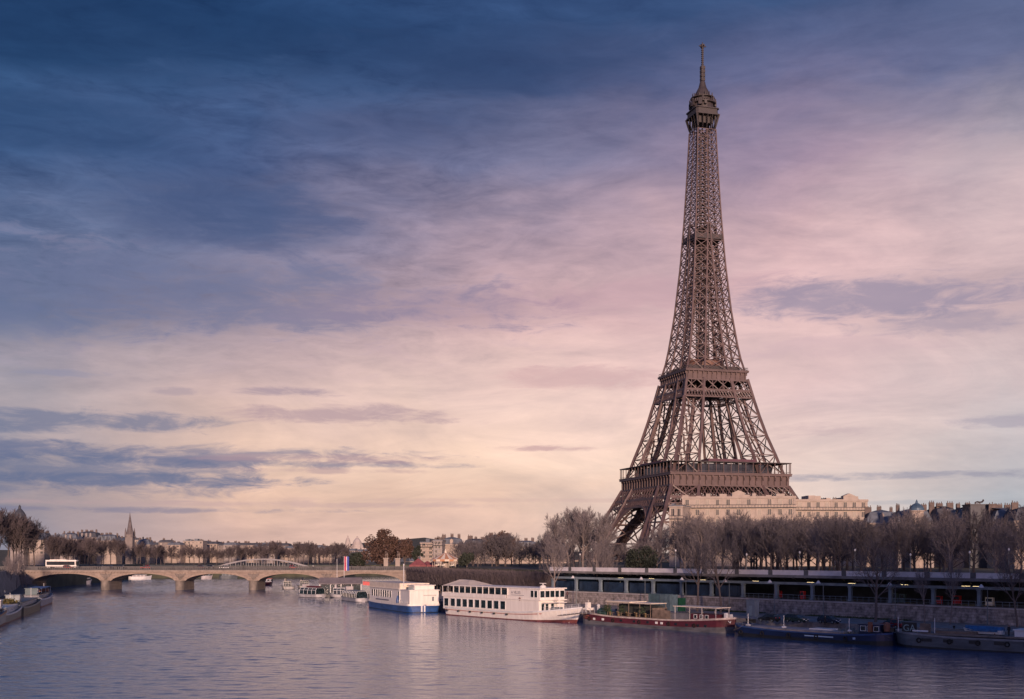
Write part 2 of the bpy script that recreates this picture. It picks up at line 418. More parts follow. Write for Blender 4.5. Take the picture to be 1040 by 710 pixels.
# ================================================================== SETTING
WAVE_SLOPE = 0.062
def build_water():
    m = bpy.data.materials.new('river water'); m.use_nodes = True
    nt = m.node_tree; b = nt.nodes['Principled BSDF']
    b.inputs['Base Color'].default_value = (0.02, 0.075, 0.19, 1)
    b.inputs['Roughness'].default_value = 0.07
    b.inputs['IOR'].default_value = 2.7
    geo = nt.nodes.new('ShaderNodeNewGeometry')
    prev = None
    tot = None
    for (sx, sy, amp, det, off) in ((0.6, 1.8, 0.30, 4, 11), (2.0, 4.4, 0.10, 3, 23)):
        mp = nt.nodes.new('ShaderNodeMapping'); mp.inputs['Scale'].default_value = (sx, sy, 1); mp.inputs['Location'].default_value = (off, off, off)
        mp.inputs['Rotation'].default_value = (0, 0, R(8))
        nt.links.new(geo.outputs['Position'], mp.inputs[0])
        nz = nt.nodes.new('ShaderNodeTexNoise'); nz.inputs['Scale'].default_value = 1; nz.inputs['Detail'].default_value = det; nz.inputs['Distortion'].default_value = 0.6
        nt.links.new(mp.outputs[0], nz.inputs['Vector'])
        mu = nt.nodes.new('ShaderNodeMath'); mu.operation = 'MULTIPLY'; mu.inputs[1].default_value = amp
        nt.links.new(nz.outputs['Fac'], mu.inputs[0])
        if tot is None: tot = mu.outputs[0]
        else:
            ad = nt.nodes.new('ShaderNodeMath'); ad.operation = 'ADD'
            nt.links.new(tot, ad.inputs[0]); nt.links.new(mu.outputs[0], ad.inputs[1]); tot = ad.outputs[0]
    # patches of wind: calmer and rougher water
    wn = nt.nodes.new('ShaderNodeTexNoise'); wn.inputs['Scale'].default_value = 0.012; wn.inputs['Detail'].default_value = 4
    nt.links.new(geo.outputs['Position'], wn.inputs['Vector'])
    mr = nt.nodes.new('ShaderNodeMapRange'); mr.inputs['From Min'].default_value = .35; mr.inputs['From Max'].default_value = .65
    mr.inputs['To Min'].default_value = -.15; mr.inputs['To Max'].default_value = .15
    nt.links.new(wn.outputs['Fac'], mr.inputs[0])
    bp = nt.nodes.new('ShaderNodeBump'); bp.inputs['Distance'].default_value = 0.55
    # the breeze along the right bank roughens the water there
    spx = nt.nodes.new('ShaderNodeSeparateXYZ'); nt.links.new(geo.outputs['Position'], spx.inputs[0])
    m2 = nt.nodes.new('ShaderNodeMath'); m2.operation = 'MULTIPLY_ADD'; m2.inputs[1].default_value = 70.0
    nt.links.new(mr.outputs[0], m2.inputs[0]); nt.links.new(spx.outputs[0], m2.inputs[2])
    mrr = nt.nodes.new('ShaderNodeMapRange'); mrr.interpolation_type = 'SMOOTHSTEP'
    mrr.inputs['From Min'].default_value = -6; mrr.inputs['From Max'].default_value = 30
    mrr.inputs['To Min'].default_value = .26; mrr.inputs['To Max'].default_value = .34
    nt.links.new(m2.outputs[0], mrr.inputs[0])
    mrl = nt.nodes.new('ShaderNodeMapRange'); mrl.interpolation_type = 'SMOOTHSTEP'
    mrl.inputs['From Min'].default_value = -25; mrl.inputs['From Max'].default_value = -75
    mrl.inputs['To Min'].default_value = 0; mrl.inputs['To Max'].default_value = .1
    nt.links.new(m2.outputs[0], mrl.inputs[0])
    ml = nt.nodes.new('ShaderNodeMath'); ml.operation = 'ADD'
    nt.links.new(mrr.outputs[0], ml.inputs[0]); nt.links.new(mrl.outputs[0], ml.inputs[1])
    nt.links.new(ml.outputs[0], bp.inputs['Strength'])
    nt.links.new(tot, bp.inputs['Height']); nt.links.new(bp.outputs[0], b.inputs['Normal'])
    # real waves: a height field of many short-crested wave trains on the part of the river near the bridge and quays
    rs = np.random.RandomState(4)
    nw = 64
    lam = 1.05 * (5.0 / 1.05) ** rs.rand(nw)
    th = R(-98) + rs.randn(nw) * R(34)
    kx, ky = 2 * np.pi / lam * np.cos(th), 2 * np.pi / lam * np.sin(th)
    slope = WAVE_SLOPE * (lam / 4.0) ** -0.15
    amp = slope * lam / (2 * np.pi) * np.sqrt(2.0 / nw)
    ph = rs.rand(nw) * 2 * np.pi
    def grid(x0, x1, y0, y1, st):
        xs = np.arange(x0, x1 + st * .5, st); ys = np.arange(y0, y1 + st * .5, st)
        X, Y = np.meshgrid(xs, ys)
        Z = np.zeros_like(X)
        for a in range(nw): Z += amp[a] * np.sin(kx[a] * X + ky[a] * Y + ph[a])
        g_ = np.clip((X + 6) / 36, 0, 1); g_ = g_ * g_ * (3 - 2 * g_)
        gust = .85 + .3 * np.sin(X * .043 + 1.3 * np.sin(Y * .021)) * np.sin(Y * .034 + .8 * np.sin(X * .05))
        c_ = np.clip((X + 75) / 50, 0, 1) * np.clip((18 - X) / 24, 0, 1)
        Z *= gust * (1 - .52 * g_ - .4 * c_)
        n, m_ = X.shape
        idx = np.arange(n * m_).reshape(n, m_)
        q = np.stack([idx[:-1, :-1], idx[:-1, 1:], idx[1:, 1:], idx[1:, :-1]], -1).reshape(-1, 4)
        return np.stack([X, Y, Z], -1).reshape(-1, 3), q
    V1, Q1 = grid(-128, 128, 96, 262, 0.4)
    V2, Q2 = grid(-262, 42, 262, 700, 0.8)
    V3 = np.array([(-700, -400, -.5), (1200, -400, -.5), (1200, 1400, -.5), (-700, 1400, -.5)], float); Q3 = np.array([[0, 1, 2, 3]])
    VV = np.concatenate([V1, V2, V3]); QQ = np.concatenate([Q1, Q2 + len(V1), Q3 + len(V1) + len(V2)])
    me = bpy.data.meshes.new('river_water')
    me.vertices.add(len(VV)); me.vertices.foreach_set('co', VV.ravel())
    me.loops.add(QQ.size); me.loops.foreach_set('vertex_index', QQ.ravel().astype(np.int32))
    me.polygons.add(len(QQ)); me.polygons.foreach_set('loop_start', (np.arange(len(QQ)) * 4).astype(np.int32)); me.polygons.foreach_set('loop_total', np.full(len(QQ), 4, np.int32))
    me.update(calc_edges=True); me.validate()
    me.polygons.foreach_set('use_smooth', [True] * len(me.polygons))
    me.materials.append(m)
    o = bpy.data.objects.new('river_water', me); C.objects.link(o); o['kind'] = 'structure'
build_water()
g = MB(); g.box(-9000, 9000, -9000, 12000, -4.0, -3.2)
struct('ground', g, EARTH)

# --- right bank
W0 = Vector((91, 211)); U = Vector((-78, 101)).normalized(); NL = Vector((U.y, -U.x))     # NL points away from the river
def wl(s, y=0.0):
    """point along the quay wall; y > 0 towards the river"""
    p = W0 + U * s - NL * y
    return (p.x, p.y)
WROT = math.atan2(U.y, U.x)
quay_edge = [(100, -420), (102, -60), (138, 108), (112, 158), (86, 190), (64, 214), (46, 234), (19, 268), (-8, 302), (-18, 316), (-33, 345), (-48, 400), (-54, 470), (-56, 512)]
land_line = [(118, -420), (120, -60), (158, 118), wl(-80, -14.4), wl(131, -14.4), (-8, 385), (-30, 455), (-38, 512)]
q = MB(); q.prism(quay_edge + land_line[::-1], -3.0, 2.5)
struct('quay', q, PAVE)
k = MB()
for a, b_ in zip(quay_edge[:-1], quay_edge[1:]):
    d = (Vector(b_) - Vector(a)); n_ = Vector((d.y, -d.x)).normalized()
    c = (Vector(a) + Vector(b_)) / 2 + n_ * 0.5
    k.obox(c, d, d.length / 2 - 0.01, 0.35, 2.5, 2.62)
struct('quay_kerb', k, STONE_G)
ZS = 10.5
land_r = land_line + [(-40, 545), (-32, 640), (0, 760), (60, 830), (500, 1000), (4000, 1400), (4000, -420), (119, -421)]
l = MB(); l.prism(land_r, -3.0, ZS)
struct('ground_terrain_right', l, EARTH)
# street strip on top of the right bank
st = MB()
rd = [wl(-78, -16.5), wl(131, -16.5), (-4, 392), (-22, 470), (-14, 474), (8, 396), wl(131, -28), wl(-78, -28)]
st.prism(rd, ZS, ZS + 0.006)
struct('street_road', st, ASPH)
# --- left bank
lq = [(-40, -60), (-84, 130), (-108, 230), (-130, 300), (-147, 360), (-172, 430), (-203, 505)]
ll = [(-56, -60), (-98, 130), (-121, 230), (-142, 300), (-158, 360), (-183, 430), (-212, 505)]
q = MB(); q.prism(lq + ll[::-1], -3.0, 2.3)
struct('quay_left_bank', q, mat('dark quay paving', (.10, .095, .09), .9, 0, .25, .7, .5))
l = MB(); l.prism(ll + [(-205, 506), (-215, 600), (-238, 762), (-5000, 762), (-5000, -60)], -3.0, 8.6)
struct('ground_terrain_left', l, EARTH)
l = MB(); l.prism([(-5000, 762.5), (-238, 762.5), (-120, 830), (0, 905), (100, 965), (600, 1150), (5000, 2000), (5000, 9000), (-5000, 9000)], -3.0, 7.2)
struct('ground_terrain_far', l, EARTH)
# the slope of the left embankment
lw = thing('embankment_wall', 'sloping pale stone embankment wall behind the leaning trees on the left bank', 'wall', (ll[3][0], ll[3][1], 2.3))
w_ = MB()
for a, b_ in zip(ll[:-1], ll[1:]):
    d = (Vector(b_) - Vector(a)); n_ = Vector((d.y, -d.x)).normalized()
    A, B = Vector(a), Vector(b_)
    A2, B2 = A + n_ * 2.2, B + n_ * 2.2
    o = Vector(ll[3])
    w_.add([(A2.x - o.x, A2.y - o.y, 0), (B2.x - o.x, B2.y - o.y, 0), (B.x - o.x, B.y - o.y, 0), (A.x - o.x, A.y - o.y, 0),
            (A.x - o.x + n_.x * .5, A.y - o.y + n_.y * .5, 7.2), (B.x - o.x + n_.x * .5, B.y - o.y + n_.y * .5, 7.2), (B.x - o.x, B.y - o.y, 7.2), (A.x - o.x, A.y - o.y, 7.2)],
           [(0, 1, 5, 4), (1, 2, 6, 5), (2, 3, 7, 6), (3, 0, 4, 7), (4, 5, 6, 7), (3, 2, 1, 0)])
w_.build('stone_face', STONE_G, lw)

# --- hills on the horizon
def hill(name, prof, y0, depth, z0):
    m = MB(); n = len(prof)
    vs = []; rows = 6
    for j in range(rows + 1):
        t = j / rows
        hz = math.sin(t * math.pi * .5) if j < rows else 1
        for i, (x, z) in enumerate(prof):
            vs.append((x * (1 + t * depth / y0), y0 + t * depth, z0 + (z - z0) * hz))
    fs = [(j * n + i, j * n + i + 1, (j + 1) * n + i + 1, (j + 1) * n + i) for j in range(rows) for i in range(n - 1)]
    m.add(vs, fs)
    o = m.build(name, EARTH, smooth=True); o['kind'] = 'structure'
hill('hill_terrain', [(-900, 8), (-700, 14), (-520, 22), (-420, 20), (-300, 15), (-200, 12), (-100, 9), (100, 8)], 1150, 900, 7.2)
hill('hill_terrain_far', [(-900, 10), (-600, 22), (-400, 30), (-240, 50), (-170, 58), (-90, 40), (100, 20), (600, 10)], 2300, 900, 7.2)

# ================================================================== RIVERSIDE STATION (colonnade) AND ITS WALL
def build_station():
    s0, s1 = -80.0, 131.0
    wt = thing('quay_wall', 'long stained grey stone wall along the quay below the dark colonnade', 'wall', (W0.x, W0.y, 2.5), WROT)
    m = MB(); m.box(s0, s1, -0.9, 0, 0, 2.85); m.build('masonry', mat('stained quay stone', (0.44, 0.39, 0.38), 0.9, 0, 0.2, 0.9, 0.8, grime=(.09, .08, .075), brick=(1.3, .55, .04)), wt)
    m = MB(); m.box(s0, s1, -0.95, 0.12, 2.853, 3.1); m.build('coping', CONC, wt)
    t = thing('riverside_station', 'long open riverside station with steel columns and pale parapet above the quay wall', 'station', (W0.x, W0.y, 5.6), WROT)
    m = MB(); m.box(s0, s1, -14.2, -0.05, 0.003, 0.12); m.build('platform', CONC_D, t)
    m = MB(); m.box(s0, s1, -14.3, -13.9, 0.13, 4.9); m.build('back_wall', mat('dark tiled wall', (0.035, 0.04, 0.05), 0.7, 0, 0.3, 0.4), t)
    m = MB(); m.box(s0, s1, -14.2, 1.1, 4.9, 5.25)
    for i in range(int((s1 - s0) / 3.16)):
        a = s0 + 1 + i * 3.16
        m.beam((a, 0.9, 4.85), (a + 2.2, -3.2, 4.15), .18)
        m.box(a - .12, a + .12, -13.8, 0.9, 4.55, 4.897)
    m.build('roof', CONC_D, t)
    m = MB(); m.box(s0, s1, 1.1, 1.3, 4.75, 5.3); m.build('roof_edge', mat('roof edge', (0.2, 0.19, .19), .8, 0, .2, .4), t)
    m = MB(); m.box(s0, s1, -1.25, -0.75, 3.2, 3.75); m.build('lintel_beam', STEEL, t)
    step = 9.5
    n = int((s1 - s0) / step) + 1
    pm = None
    for i in range(n):
        a = s0 + 3.2 + i * step
        c = MB(); c.box(-.34, .34, -.3, .3, 0.12, 3.198); c.box(-.42, .42, -.4, .4, .121, .5); c.box(-.45, .45, -.36, .36, 2.9, 3.19)
        if pm is None:
            pm = c.build('column', STEEL, t, loc=(a, -1.0, 0)); src = pm
        else:
            dup(src, loc=(a, -1.0, 0), parent=t)
        q = MB(); q.box(a - .55, a + .55, .78, 1.24, 5.3, 6.35)
        q.build('parapet_pier', CONC_D, t)
        if a + step < s1 + 6:
            q = MB(); q.box(a + .56, min(a + step - .56, s1), .9, 1.16, 5.303, 6.2); q.box(a + .56, min(a + step - .56, s1), .8, 1.22, 6.2, 6.32)
            q.build('parapet_panel', mat('pale parapet', (.66, .63, .65), .8, 0, .1, .4), t)
            # blue screens between the columns of the far bays, railings in the near ones
            if a > 62:
                q = MB()
                for k in range(5):
                    q.box(a + .6 + k * 1.66, a + .6 + k * 1.66 + 1.58, -1.6, -1.5, .14, 2.6)
                q.build('screen', mat('blue screen panel', (0.016, 0.034, 0.07), 0.4, 0, 0.3, .4), t)
            else:
                q = MB(); q.box(a + .35, a + step - .35, -.55, -.5, 1.0, 1.07); q.box(a + .35, a + step - .35, -.55, -.5, .5, .54)
                for k in range(7): q.box(a + .5 + k * 1.4, a + .56 + k * 1.4, -.55, -.5, .12, 1.0)
                q.build('railing', STEEL, t)
    # ceiling lamps that are lit
    for a in (-6, 10.5, 12.8, 26, 38.5, 49, 64, 80, 97, 108):
        lf = MB(); lf.box(a - .9, a + .9, -3.3, -3.0, 3.72, 3.9); f_ = lf.build('ceiling_lamp', LAMP_M, t)
        le = MB(); le.box(a - .8, a + .8, -3.28, -3.02, 3.64, 3.718); le.build('lit_tube', LAMP_ON, f_)
    rnd = random.Random(5)
    for a, w, h, col, y in ((50.5, 1.0, 1.7, RED, -2.6), (19.5, 1.6, 1.5, RED, -4.5), (17, 1.5, 1.6, RED, -7), (-3, 1.4, 1.5, WHITE2, -5), (29, 1.5, 1.8, TEAL, -4), (27, 1.2, 1.7, TEAL, -4), (9, 1.5, 1.5, WHITE2, -5), (-18, 3.0, 1.9, CANVAS, -5), (-21.5, 2.6, 1.9, CANVAS, -5), (60, 1.6, 1.5, RED, -6), (73, 1.7, 1.6, TEAL, -5)):
        x, y_ = wl(a, y)
        b = thing('ticket_machine', '', 'machine', (x, y_, 5.72), WROT)
        m = MB(); m.box(-w / 2, w / 2, -.35, .35, 0.02, h); m.build('cabinet', col, b)
        m = MB(); m.box(-w / 2 + .15, w / 2 - .15, .352, .37, h * .5, h * .88); m.build('panel', GLASS, b)
        cname = {RED: 'red', WHITE2: 'whitish', TEAL: 'grey blue', CANVAS: 'cream'}[col]
        b['label'] = '%s cabinet standing in the dark colonnade above the quay wall' % cname
        b['group'] = '%s cabinets in the riverside station' % cname
build_station()

# ================================================================== STONE BRIDGE
def build_bridge():
    X0, X1, Y0, Y1 = -203.0, -46.6, 500.0, 515.0
    t = thing('stone_bridge', 'pale stone bridge of five low arches with dark balustrade across the river', 'bridge', (X0, Y0, 0))
    pc = [-171.9, -140.4, -109.4, -78.4]; hw = 1.9
    edges = [(-203, pc[0] - hw)] + [(pc[i] + hw, pc[i + 1] - hw) for i in range(3)] + [(pc[3] + hw, X1)]
    top = 7.75; depth = Y1 - Y0
    def strip(m, xs, zs, y0, y1, top):
        vs = []; n = len(xs)
        for x, z in zip(xs, zs): vs += [(x - X0, y0, z), (x - X0, y0, top), (x - X0, y1, top), (x - X0, y1, z)]
        fs = []
        for i in range(n - 1):
            a, b = i * 4, i * 4 + 4
            fs += [(a, b, b + 1, a + 1), (a + 3, a + 2, b + 2, b + 3), (a, a + 3, b + 3, b), (a + 1, b + 1, b + 2, a + 2)]
        fs += [(0, 1, 2, 3), tuple((n - 1) * 4 + k for k in (3, 2, 1, 0))]
        m.add(vs, fs)
    for (a, b) in edges:
        xs = [a + (b - a) * i / 28 for i in range(29)]
        cx, hs = (a + b) / 2, (b - a) / 2
        zs = [3.7 + 3.2 * math.sqrt(max(0, 1 - ((x - cx) / hs) ** 2)) ** 1.25 for x in xs]
        m = MB(); strip(m, xs, zs, 0, depth, top); m.build('arch', STONE, t)
        # the ring of voussoirs, a little proud
        m = MB()
        xs2 = xs
        for i in range(28):
            p, q = (xs2[i] - X0, -.06, zs[i] + .4), (xs2[i + 1] - X0, -.06, zs[i + 1] + .4)
            m.beam(p, q, .12, .78)
        m.build('arch_ring', mat('arch ring stone', (0.30, .235, .19), .85, 0, .15, .8, .3), t)
    for x in pc:
        m = MB(); xx = x - X0
        m.box(xx - hw, xx + hw, 0.0, depth, -3, 3.7)
        m.box(xx - hw, xx + hw, 0.0, depth, 3.7, top)
        m.build('pier', STONE, t)
        m = MB()
        m.prism([(xx - hw, -.005)] + [(xx - hw * math.cos(k * math.pi / 8), -.01 - 2.6 * math.sin(k * math.pi / 8)) for k in range(1, 8)] + [(xx + hw, -.005)], -3, 3.6)
        m.prism([(xx - hw - .2, -.005)] + [(xx - (hw + .2) * math.cos(k * math.pi / 8), -.01 - 2.85 * math.sin(k * math.pi / 8)) for k in range(1, 8)] + [(xx + hw + .2, -.005)], 3.6, 4.0)
        m.build('cutwater', mat('wet pier stone', (.24, .205, .175), .8, 0, .2, .3, .3, grime=(.09, .08, .07)), t)
        # carved eagle in a wreath
        m = MB()
        ring = [(xx + 1.0 * math.cos(a_ * math.pi / 10), -.12, 5.7 + .95 * math.sin(a_ * math.pi / 10)) for a_ in range(21)]
        m.tube(ring, .2, 5)
        for sgn in (-1, 1):
            pts = [(xx + sgn * .15, 6.3), (xx + sgn * 1.3, 6.9), (xx + sgn * 2.5, 7.05), (xx + sgn * 2.1, 6.55), (xx + sgn * 2.3, 6.2), (xx + sgn * 1.7, 6.1), (xx + sgn * 1.7, 5.6), (xx + sgn * 1.1, 5.5), (xx + sgn * .3, 5.0)]
            m.extr(pts, 'y', -.3, -.005)
        m.extr([(xx - .35, 4.9), (xx + .35, 4.9), (xx + .45, 6.2), (xx + .2, 6.75), (xx, 7.15), (xx - .25, 6.8), (xx - .45, 6.2)], 'y', -.42, -.006)
        m.extr([(xx - .7, 4.3), (xx + .7, 4.3), (xx + .4, 4.9), (xx - .4, 4.9)], 'y', -.25, -.006)
        m.build('eagle_relief', mat('weathered relief', (.2, .17, .15), .9, 0, .25, 1.5, .4), t)
    xa, xb = -26.0, X1 - X0 + 9.0
    m = MB(); m.box(xa, xb, -.45, depth + .45, 7.75, 8.35); m.build('cornice', mat('cornice stone', (.3, .25, .21), .85, 0, .2, .5, .3), t)
    m = MB()
    for i in range(int((xb - xa) / 1.3)):
        x = xa + .5 + i * 1.3
        m.box(x, x + .62, -.4, -.01, 7.25, 7.748)
    m.build('dentils', STONE, t)
    m = MB(); m.box(xa, xb, -.35, -.05, 8.35, 8.62); m.box(xa, xb, -.38, 0.0, 9.72, 9.95)
    for i in range(int((xb - xa) / .9)):
        x = xa + .2 + i * .9
        m.box(x, x + .52, -.3, -.1, 8.62, 9.72)
    for x in [e - X0 for e in pc] + [1.0, X1 - X0 - 1]:
        m.box(x - 1.6, x + 1.6, -.42, .03, 8.352, 10.05)
    m.build('balustrade', mat('grey balustrade', (.115, .11, .11), .88, 0, .2, .6), t)
    m = MB(); m.box(xa, xb, depth - .3, depth + .1, 8.35, 9.9); m.build('far_balustrade', mat('grey balustrade', (.1, .1, .1)), t)
    m = MB(); m.box(xa, xb, 0.05, depth - .31, 8.352, 8.9); m.build('deck', ASPH, t)
    # abutments
    m = MB(); m.box(-26, -0.01, .01, depth, -3, 7.748); m.build('left_abutment', STONE, t)
    m = MB(); m.box(X1 - X0 + .01, X1 - X0 + 9, .01, depth, -3, 7.748); m.build('right_abutment', STONE, t)
build_bridge()

# equestrian groups on tall pedestals at the right end of the bridge
def statue(px, py_depth, label):
    X = (px - 520) / F * py_depth
    p = thing('statue', label, 'statue', (X, py_depth, 8.7))
    m = MB(); m.box(-1.15, 1.15, -1.7, 1.7, 0, .6); m.box(-.95, .95, -1.5, 1.5, .6, 4.3); m.box(-1.2, 1.2, -1.75, 1.75, 4.3, 4.8)
    m.build('pedestal', CREAM, p)
    z = 4.8
    m = MB()                                         # the horse: trunk, neck, head, legs, tail
    m.tube([(0, -1.0, z + 1.75), (0, -.5, z + 1.85), (0, .3, z + 1.75), (0, .85, z + 1.8), (0, 1.15, z + 1.6)], [.25, .48, .42, .48, .2], 8)
    m.tube([(0, -.85, z + 1.95), (0, -1.2, z + 2.5), (0, -1.35, z + 2.85)], [.36, .26, .2], 7)
    m.tube([(0, -1.25, z + 2.9), (0, -1.6, z + 2.7), (0, -1.85, z + 2.45)], [.2, .17, .1], 7)
    for sx, y, k in ((-.25, -.8, -.12), (.25, -.75, .25), (-.25, .9, .1), (.25, .95, -.08)):
        m.tube([(sx, y, z + 1.6), (sx, y + k, z + .85), (sx, y - k * .3, z + .05)], [.2, .11, .09], 6)
    m.tube([(0, 1.15, z + 1.8), (0, 1.5, z + 1.4), (0, 1.5, z + .7)], [.1, .13, .05], 6)
    m.build('horse', mat('weathered statue stone', (.22, .17, .145), .85, 0, .25, 1.5, .3), p, smooth=True)
    m = MB()                                         # the warrior standing at its shoulder
    m.tube([(.6, -.9, z), (.58, -.85, z + .55), (.6, -.8, z + 1.05), (.62, -.8, z + 1.7), (.62, -.8, z + 1.95), (.62, -.82, z + 2.1), (.62, -.84, z + 2.35), (.62, -.84, z + 2.48)], [.14, .13, .2, .27, .2, .1, .16, .05], 8)
    m.tube([(.85, -.8, z + 1.8), (1.0, -.95, z + 1.3), (.85, -1.2, z + 1.0)], [.1, .08, .06], 6)
    m.tube([(.85, -.6, z), (.8, -.7, z + .55), (.68, -.78, z + 1.05)], [.12, .12, .16], 6)
    m.build('warrior', MATS['weathered statue stone'], p, smooth=True)
statue(392.2, 528, 'equestrian warrior statue on a pale pedestal, left one at the bridge end')
statue(404.2, 503, 'equestrian warrior statue on a pale pedestal, right one at the bridge end')
# ================================================================== IRON LATTICE TOWER
def build_tower():
    ZB = 9.0
    T = thing('iron_lattice_tower', 'tall brown iron lattice tower on four splayed legs rising above the bare trees', 'tower', (107.7, 668.0, 0), R(16.7))
    prof = [(9, 55.5), (28.3, 46.0), (39.3, 40.9), (50, 35.4), (57, 33.2), (67.5, 30.2), (80.6, 26.0), (95, 22.2), (114, 18.0), (122.4, 15.9), (128, 14.8), (150, 11.9), (178, 9.4), (205, 7.7), (228, 6.6), (245, 5.9), (259, 5.35), (270, 5.2)]
    wpr = [(9, 25), (38, 18.5), (57, 15), (66, 13.8), (85, 12.2), (116, 10.2), (128, 9.2), (150, 8.2), (178, 7.6), (205, 7.3), (300, 5)]
    def ip(tab, z):
        for (a, va), (b, vb) in zip(tab[:-1], tab[1:]):
            if z <= b: return va + (vb - va) * (z - a) / (b - a)
        return tab[-1][1]
    H = lambda z: ip(prof, z)
    W = lambda z: ip(wpr, z)
    def corners(sx, sy, z):
        h = H(z); w = W(z)
        return [(sx * h, sy * h, z), (sx * (h - w), sy * h, z), (sx * (h - w), sy * (h - w), z), (sx * h, sy * (h - w), z)]
    def lattice(m, lo, hi, cd, dg, face_x=True):
        """four chords, and on each face crossed diagonals and a horizontal"""
        for i in range(4):
            j = (i + 1) % 4
            m.beam(lo[i], hi[i], cd)
            if face_x:
                m.beam(lo[i], hi[j], dg); m.beam(lo[j], hi[i], dg)
            m.beam(hi[i], hi[j], dg)
    # --- legs below the first floor
    lev1 = [9, 21, 32, 42, 52]
    lev2 = [58.3, 69.5, 80.4, 91.0, 101.2]
    for sx in (-1, 1):
        for sy in (-1, 1):
            m = MB()
            for a, b in zip(lev1[:-1], lev1[1:]):
                lo, hi = corners(sx, sy, a), corners(sx, sy, b)
                lattice(m, lo, hi, 1.5, .62)
            leg = m.build('lower_leg', IRON, T)
            m = MB()
            for c in corners(sx, sy, 9.0):
                m.obox((c[0], c[1]), (1, 0), 4.2, 4.2, 7.5, 9.6); m.obox((c[0], c[1]), (1, 0), 3.2, 3.2, 9.6, 11.5)
            m.build('stone_footing', STONE, leg)
            m = MB()
            for a, b in zip(lev2[:-1], lev2[1:]):
                lo, hi = corners(sx, sy, a), corners(sx, sy, b)
                lattice(m, lo, hi, 1.4, .44)
            # lift rails and stairs inside the leg
            for k in range(len(lev2) - 1):
                lo, hi = corners(sx, sy, lev2[k]), corners(sx, sy, lev2[k + 1])
                cl = sum((Vector(c) for c in lo), Vector()) / 4; ch = sum((Vector(c) for c in hi), Vector()) / 4
                off = Vector((1.6, -1.6, 0))
                m.beam(cl + off, ch + off, 1.0, 1.0); m.beam(cl - off, ch - off, 1.0, 1.0)
                a_, b_ = (cl + Vector((2, 2, 0)), ch - Vector((2, 2, 0)))
                m.beam(a_, b_, .8, .5)
            m.build('upper_leg', IRON, T)
    # --- decorative arches between the legs
    def on_face(f, u, z, inset=0.0):
        h = H(z) - inset
        return [(u, -h, z), (h, u, z), (-u, h, z), (-h, -u, z)][f]
    for f in range(4):
        m = MB(); n = 34
        pts = []
        for i in range(n + 1):
            a = math.pi * (i / n)
            pts.append((a,))
        def P(r, a, ins=0.4):
            return on_face(f, r * 1.02 * math.cos(a), 13.5 + r * math.sin(a), ins)
        for i in range(n):
            a, b = math.pi * i / n, math.pi * (i + 1) / n
            for ins in (.2, 3.0):
                m.beam(P(33.0, a, ins), P(33.0, b, ins), .9); m.beam(P(28.4, a, ins), P(28.4, b, ins), .9)
            m.beam(P(33.0, a), P(28.4, b), .45); m.beam(P(28.4, a), P(33.0, b), .45)
            m.beam(P(28.4, a, .2), P(28.4, a, 3.0), .4)
            m.beam(P(30.5, a, .15), P(30.5, b, .15), .3)
            # the solid web of the arch band
            q_ = [P(32.6, a, .25), P(32.6, b, .25), P(28.8, b, .25), P(28.8, a, .25), P(32.6, a, .5), P(32.6, b, .5), P(28.8, b, .5), P(28.8, a, .5)]
            m.add([tuple(v_) for v_ in q_], [(0, 1, 2, 3), (7, 6, 5, 4), (0, 4, 5, 1), (1, 5, 6, 2), (2, 6, 7, 3), (3, 7, 4, 0)])
        # spandrel verticals and lattice up to the girder
        for i in range(-11, 12):
            u = i * 2.9
            zz = 13.5 + math.sqrt(max(0, 33.0 ** 2 - (u / 1.02) ** 2))
            if zz < 45.0 and abs(u) < 31:
                m.beam(on_face(f, u, max(zz, 30), .4), on_face(f, u, 45.6, .4), .4)
        m.build('arch', IRON, T)
    # --- belts of lattice
    def belt(m, z0, z1, n, th, bar, ins=0.0, double=False):
        for f in range(4):
            h0, h1 = H(z0), H(z1)
            for z, h in ((z0, h0), (z1, h1)):
                m.beam(on_face(f, -h, z, ins), on_face(f, h, z, ins), th)
            for i in range(n):
                a, b = -1 + 2 * i / n, -1 + 2 * (i + 1) / n
                m.beam(on_face(f, a * h0, z0, ins), on_face(f, b * h1, z1, ins), bar); m.beam(on_face(f, b * h0, z0, ins), on_face(f, a * h1, z1, ins), bar)
                if double:
                    c = (a + b) / 2
                    m.beam(on_face(f, c * h0, z0, ins), on_face(f, c * h1, z1, ins), bar)
    m = MB(); belt(m, 45.6, 51.8, 20, .85, .46); belt(m, 45.7, 51.7, 20, .6, .4, 3.0); m.build('girder', IRON, T)
    m = MB(); belt(m, 41.0, 45.0, 26, .6, .3); m.build('lower_girder', IRON, T)
    def ring(m, ho, hi, z0, z1):
        m.box(-ho, ho, -ho, -hi, z0, z1); m.box(-ho, ho, hi, ho, z0, z1); m.box(-ho, -hi, -hi, hi, z0, z1); m.box(hi, ho, -hi, hi, z0, z1)
    # --- first floor
    m = MB(); ring(m, 34.7, 33.9, 51.9, 57.3); m.build('frieze', IRON, T)
    far_ = MB()
    for f in range(4):
        for i in range(19):
            m = MB() if f in (0, 3) else far_
            u = -33.5 + 67.0 * i / 18
            for (d0, d1, z0, z1) in ((34.7, 35.5, 52.2, 57.29), (35.5, 35.5, 54.6, 57.29), (35.5, 35.8, 56.3, 57.29)):
                if f == 0: m.box(u - .38, u + .38, -d1, -d0, z0, z1)
                elif f == 1: m.box(d0, d1, u - .38, u + .38, z0, z1)
                elif f == 2: m.box(u - .38, u + .38, d0, d1, z0, z1)
                else: m.box(-d1, -d0, u - .38, u + .38, z0, z1)
            if f in (0, 3): m.build('bracket', IRON, T)
    o_ = far_.build('bracket', IRON, T); o_['kind'] = 'stuff'
    m = MB(); ring(m, 36.0, 14, 57.3, 58.3); ring(m, 36.2, 35.7, 58.302, 58.75); m.build('first_floor', IRON, T)
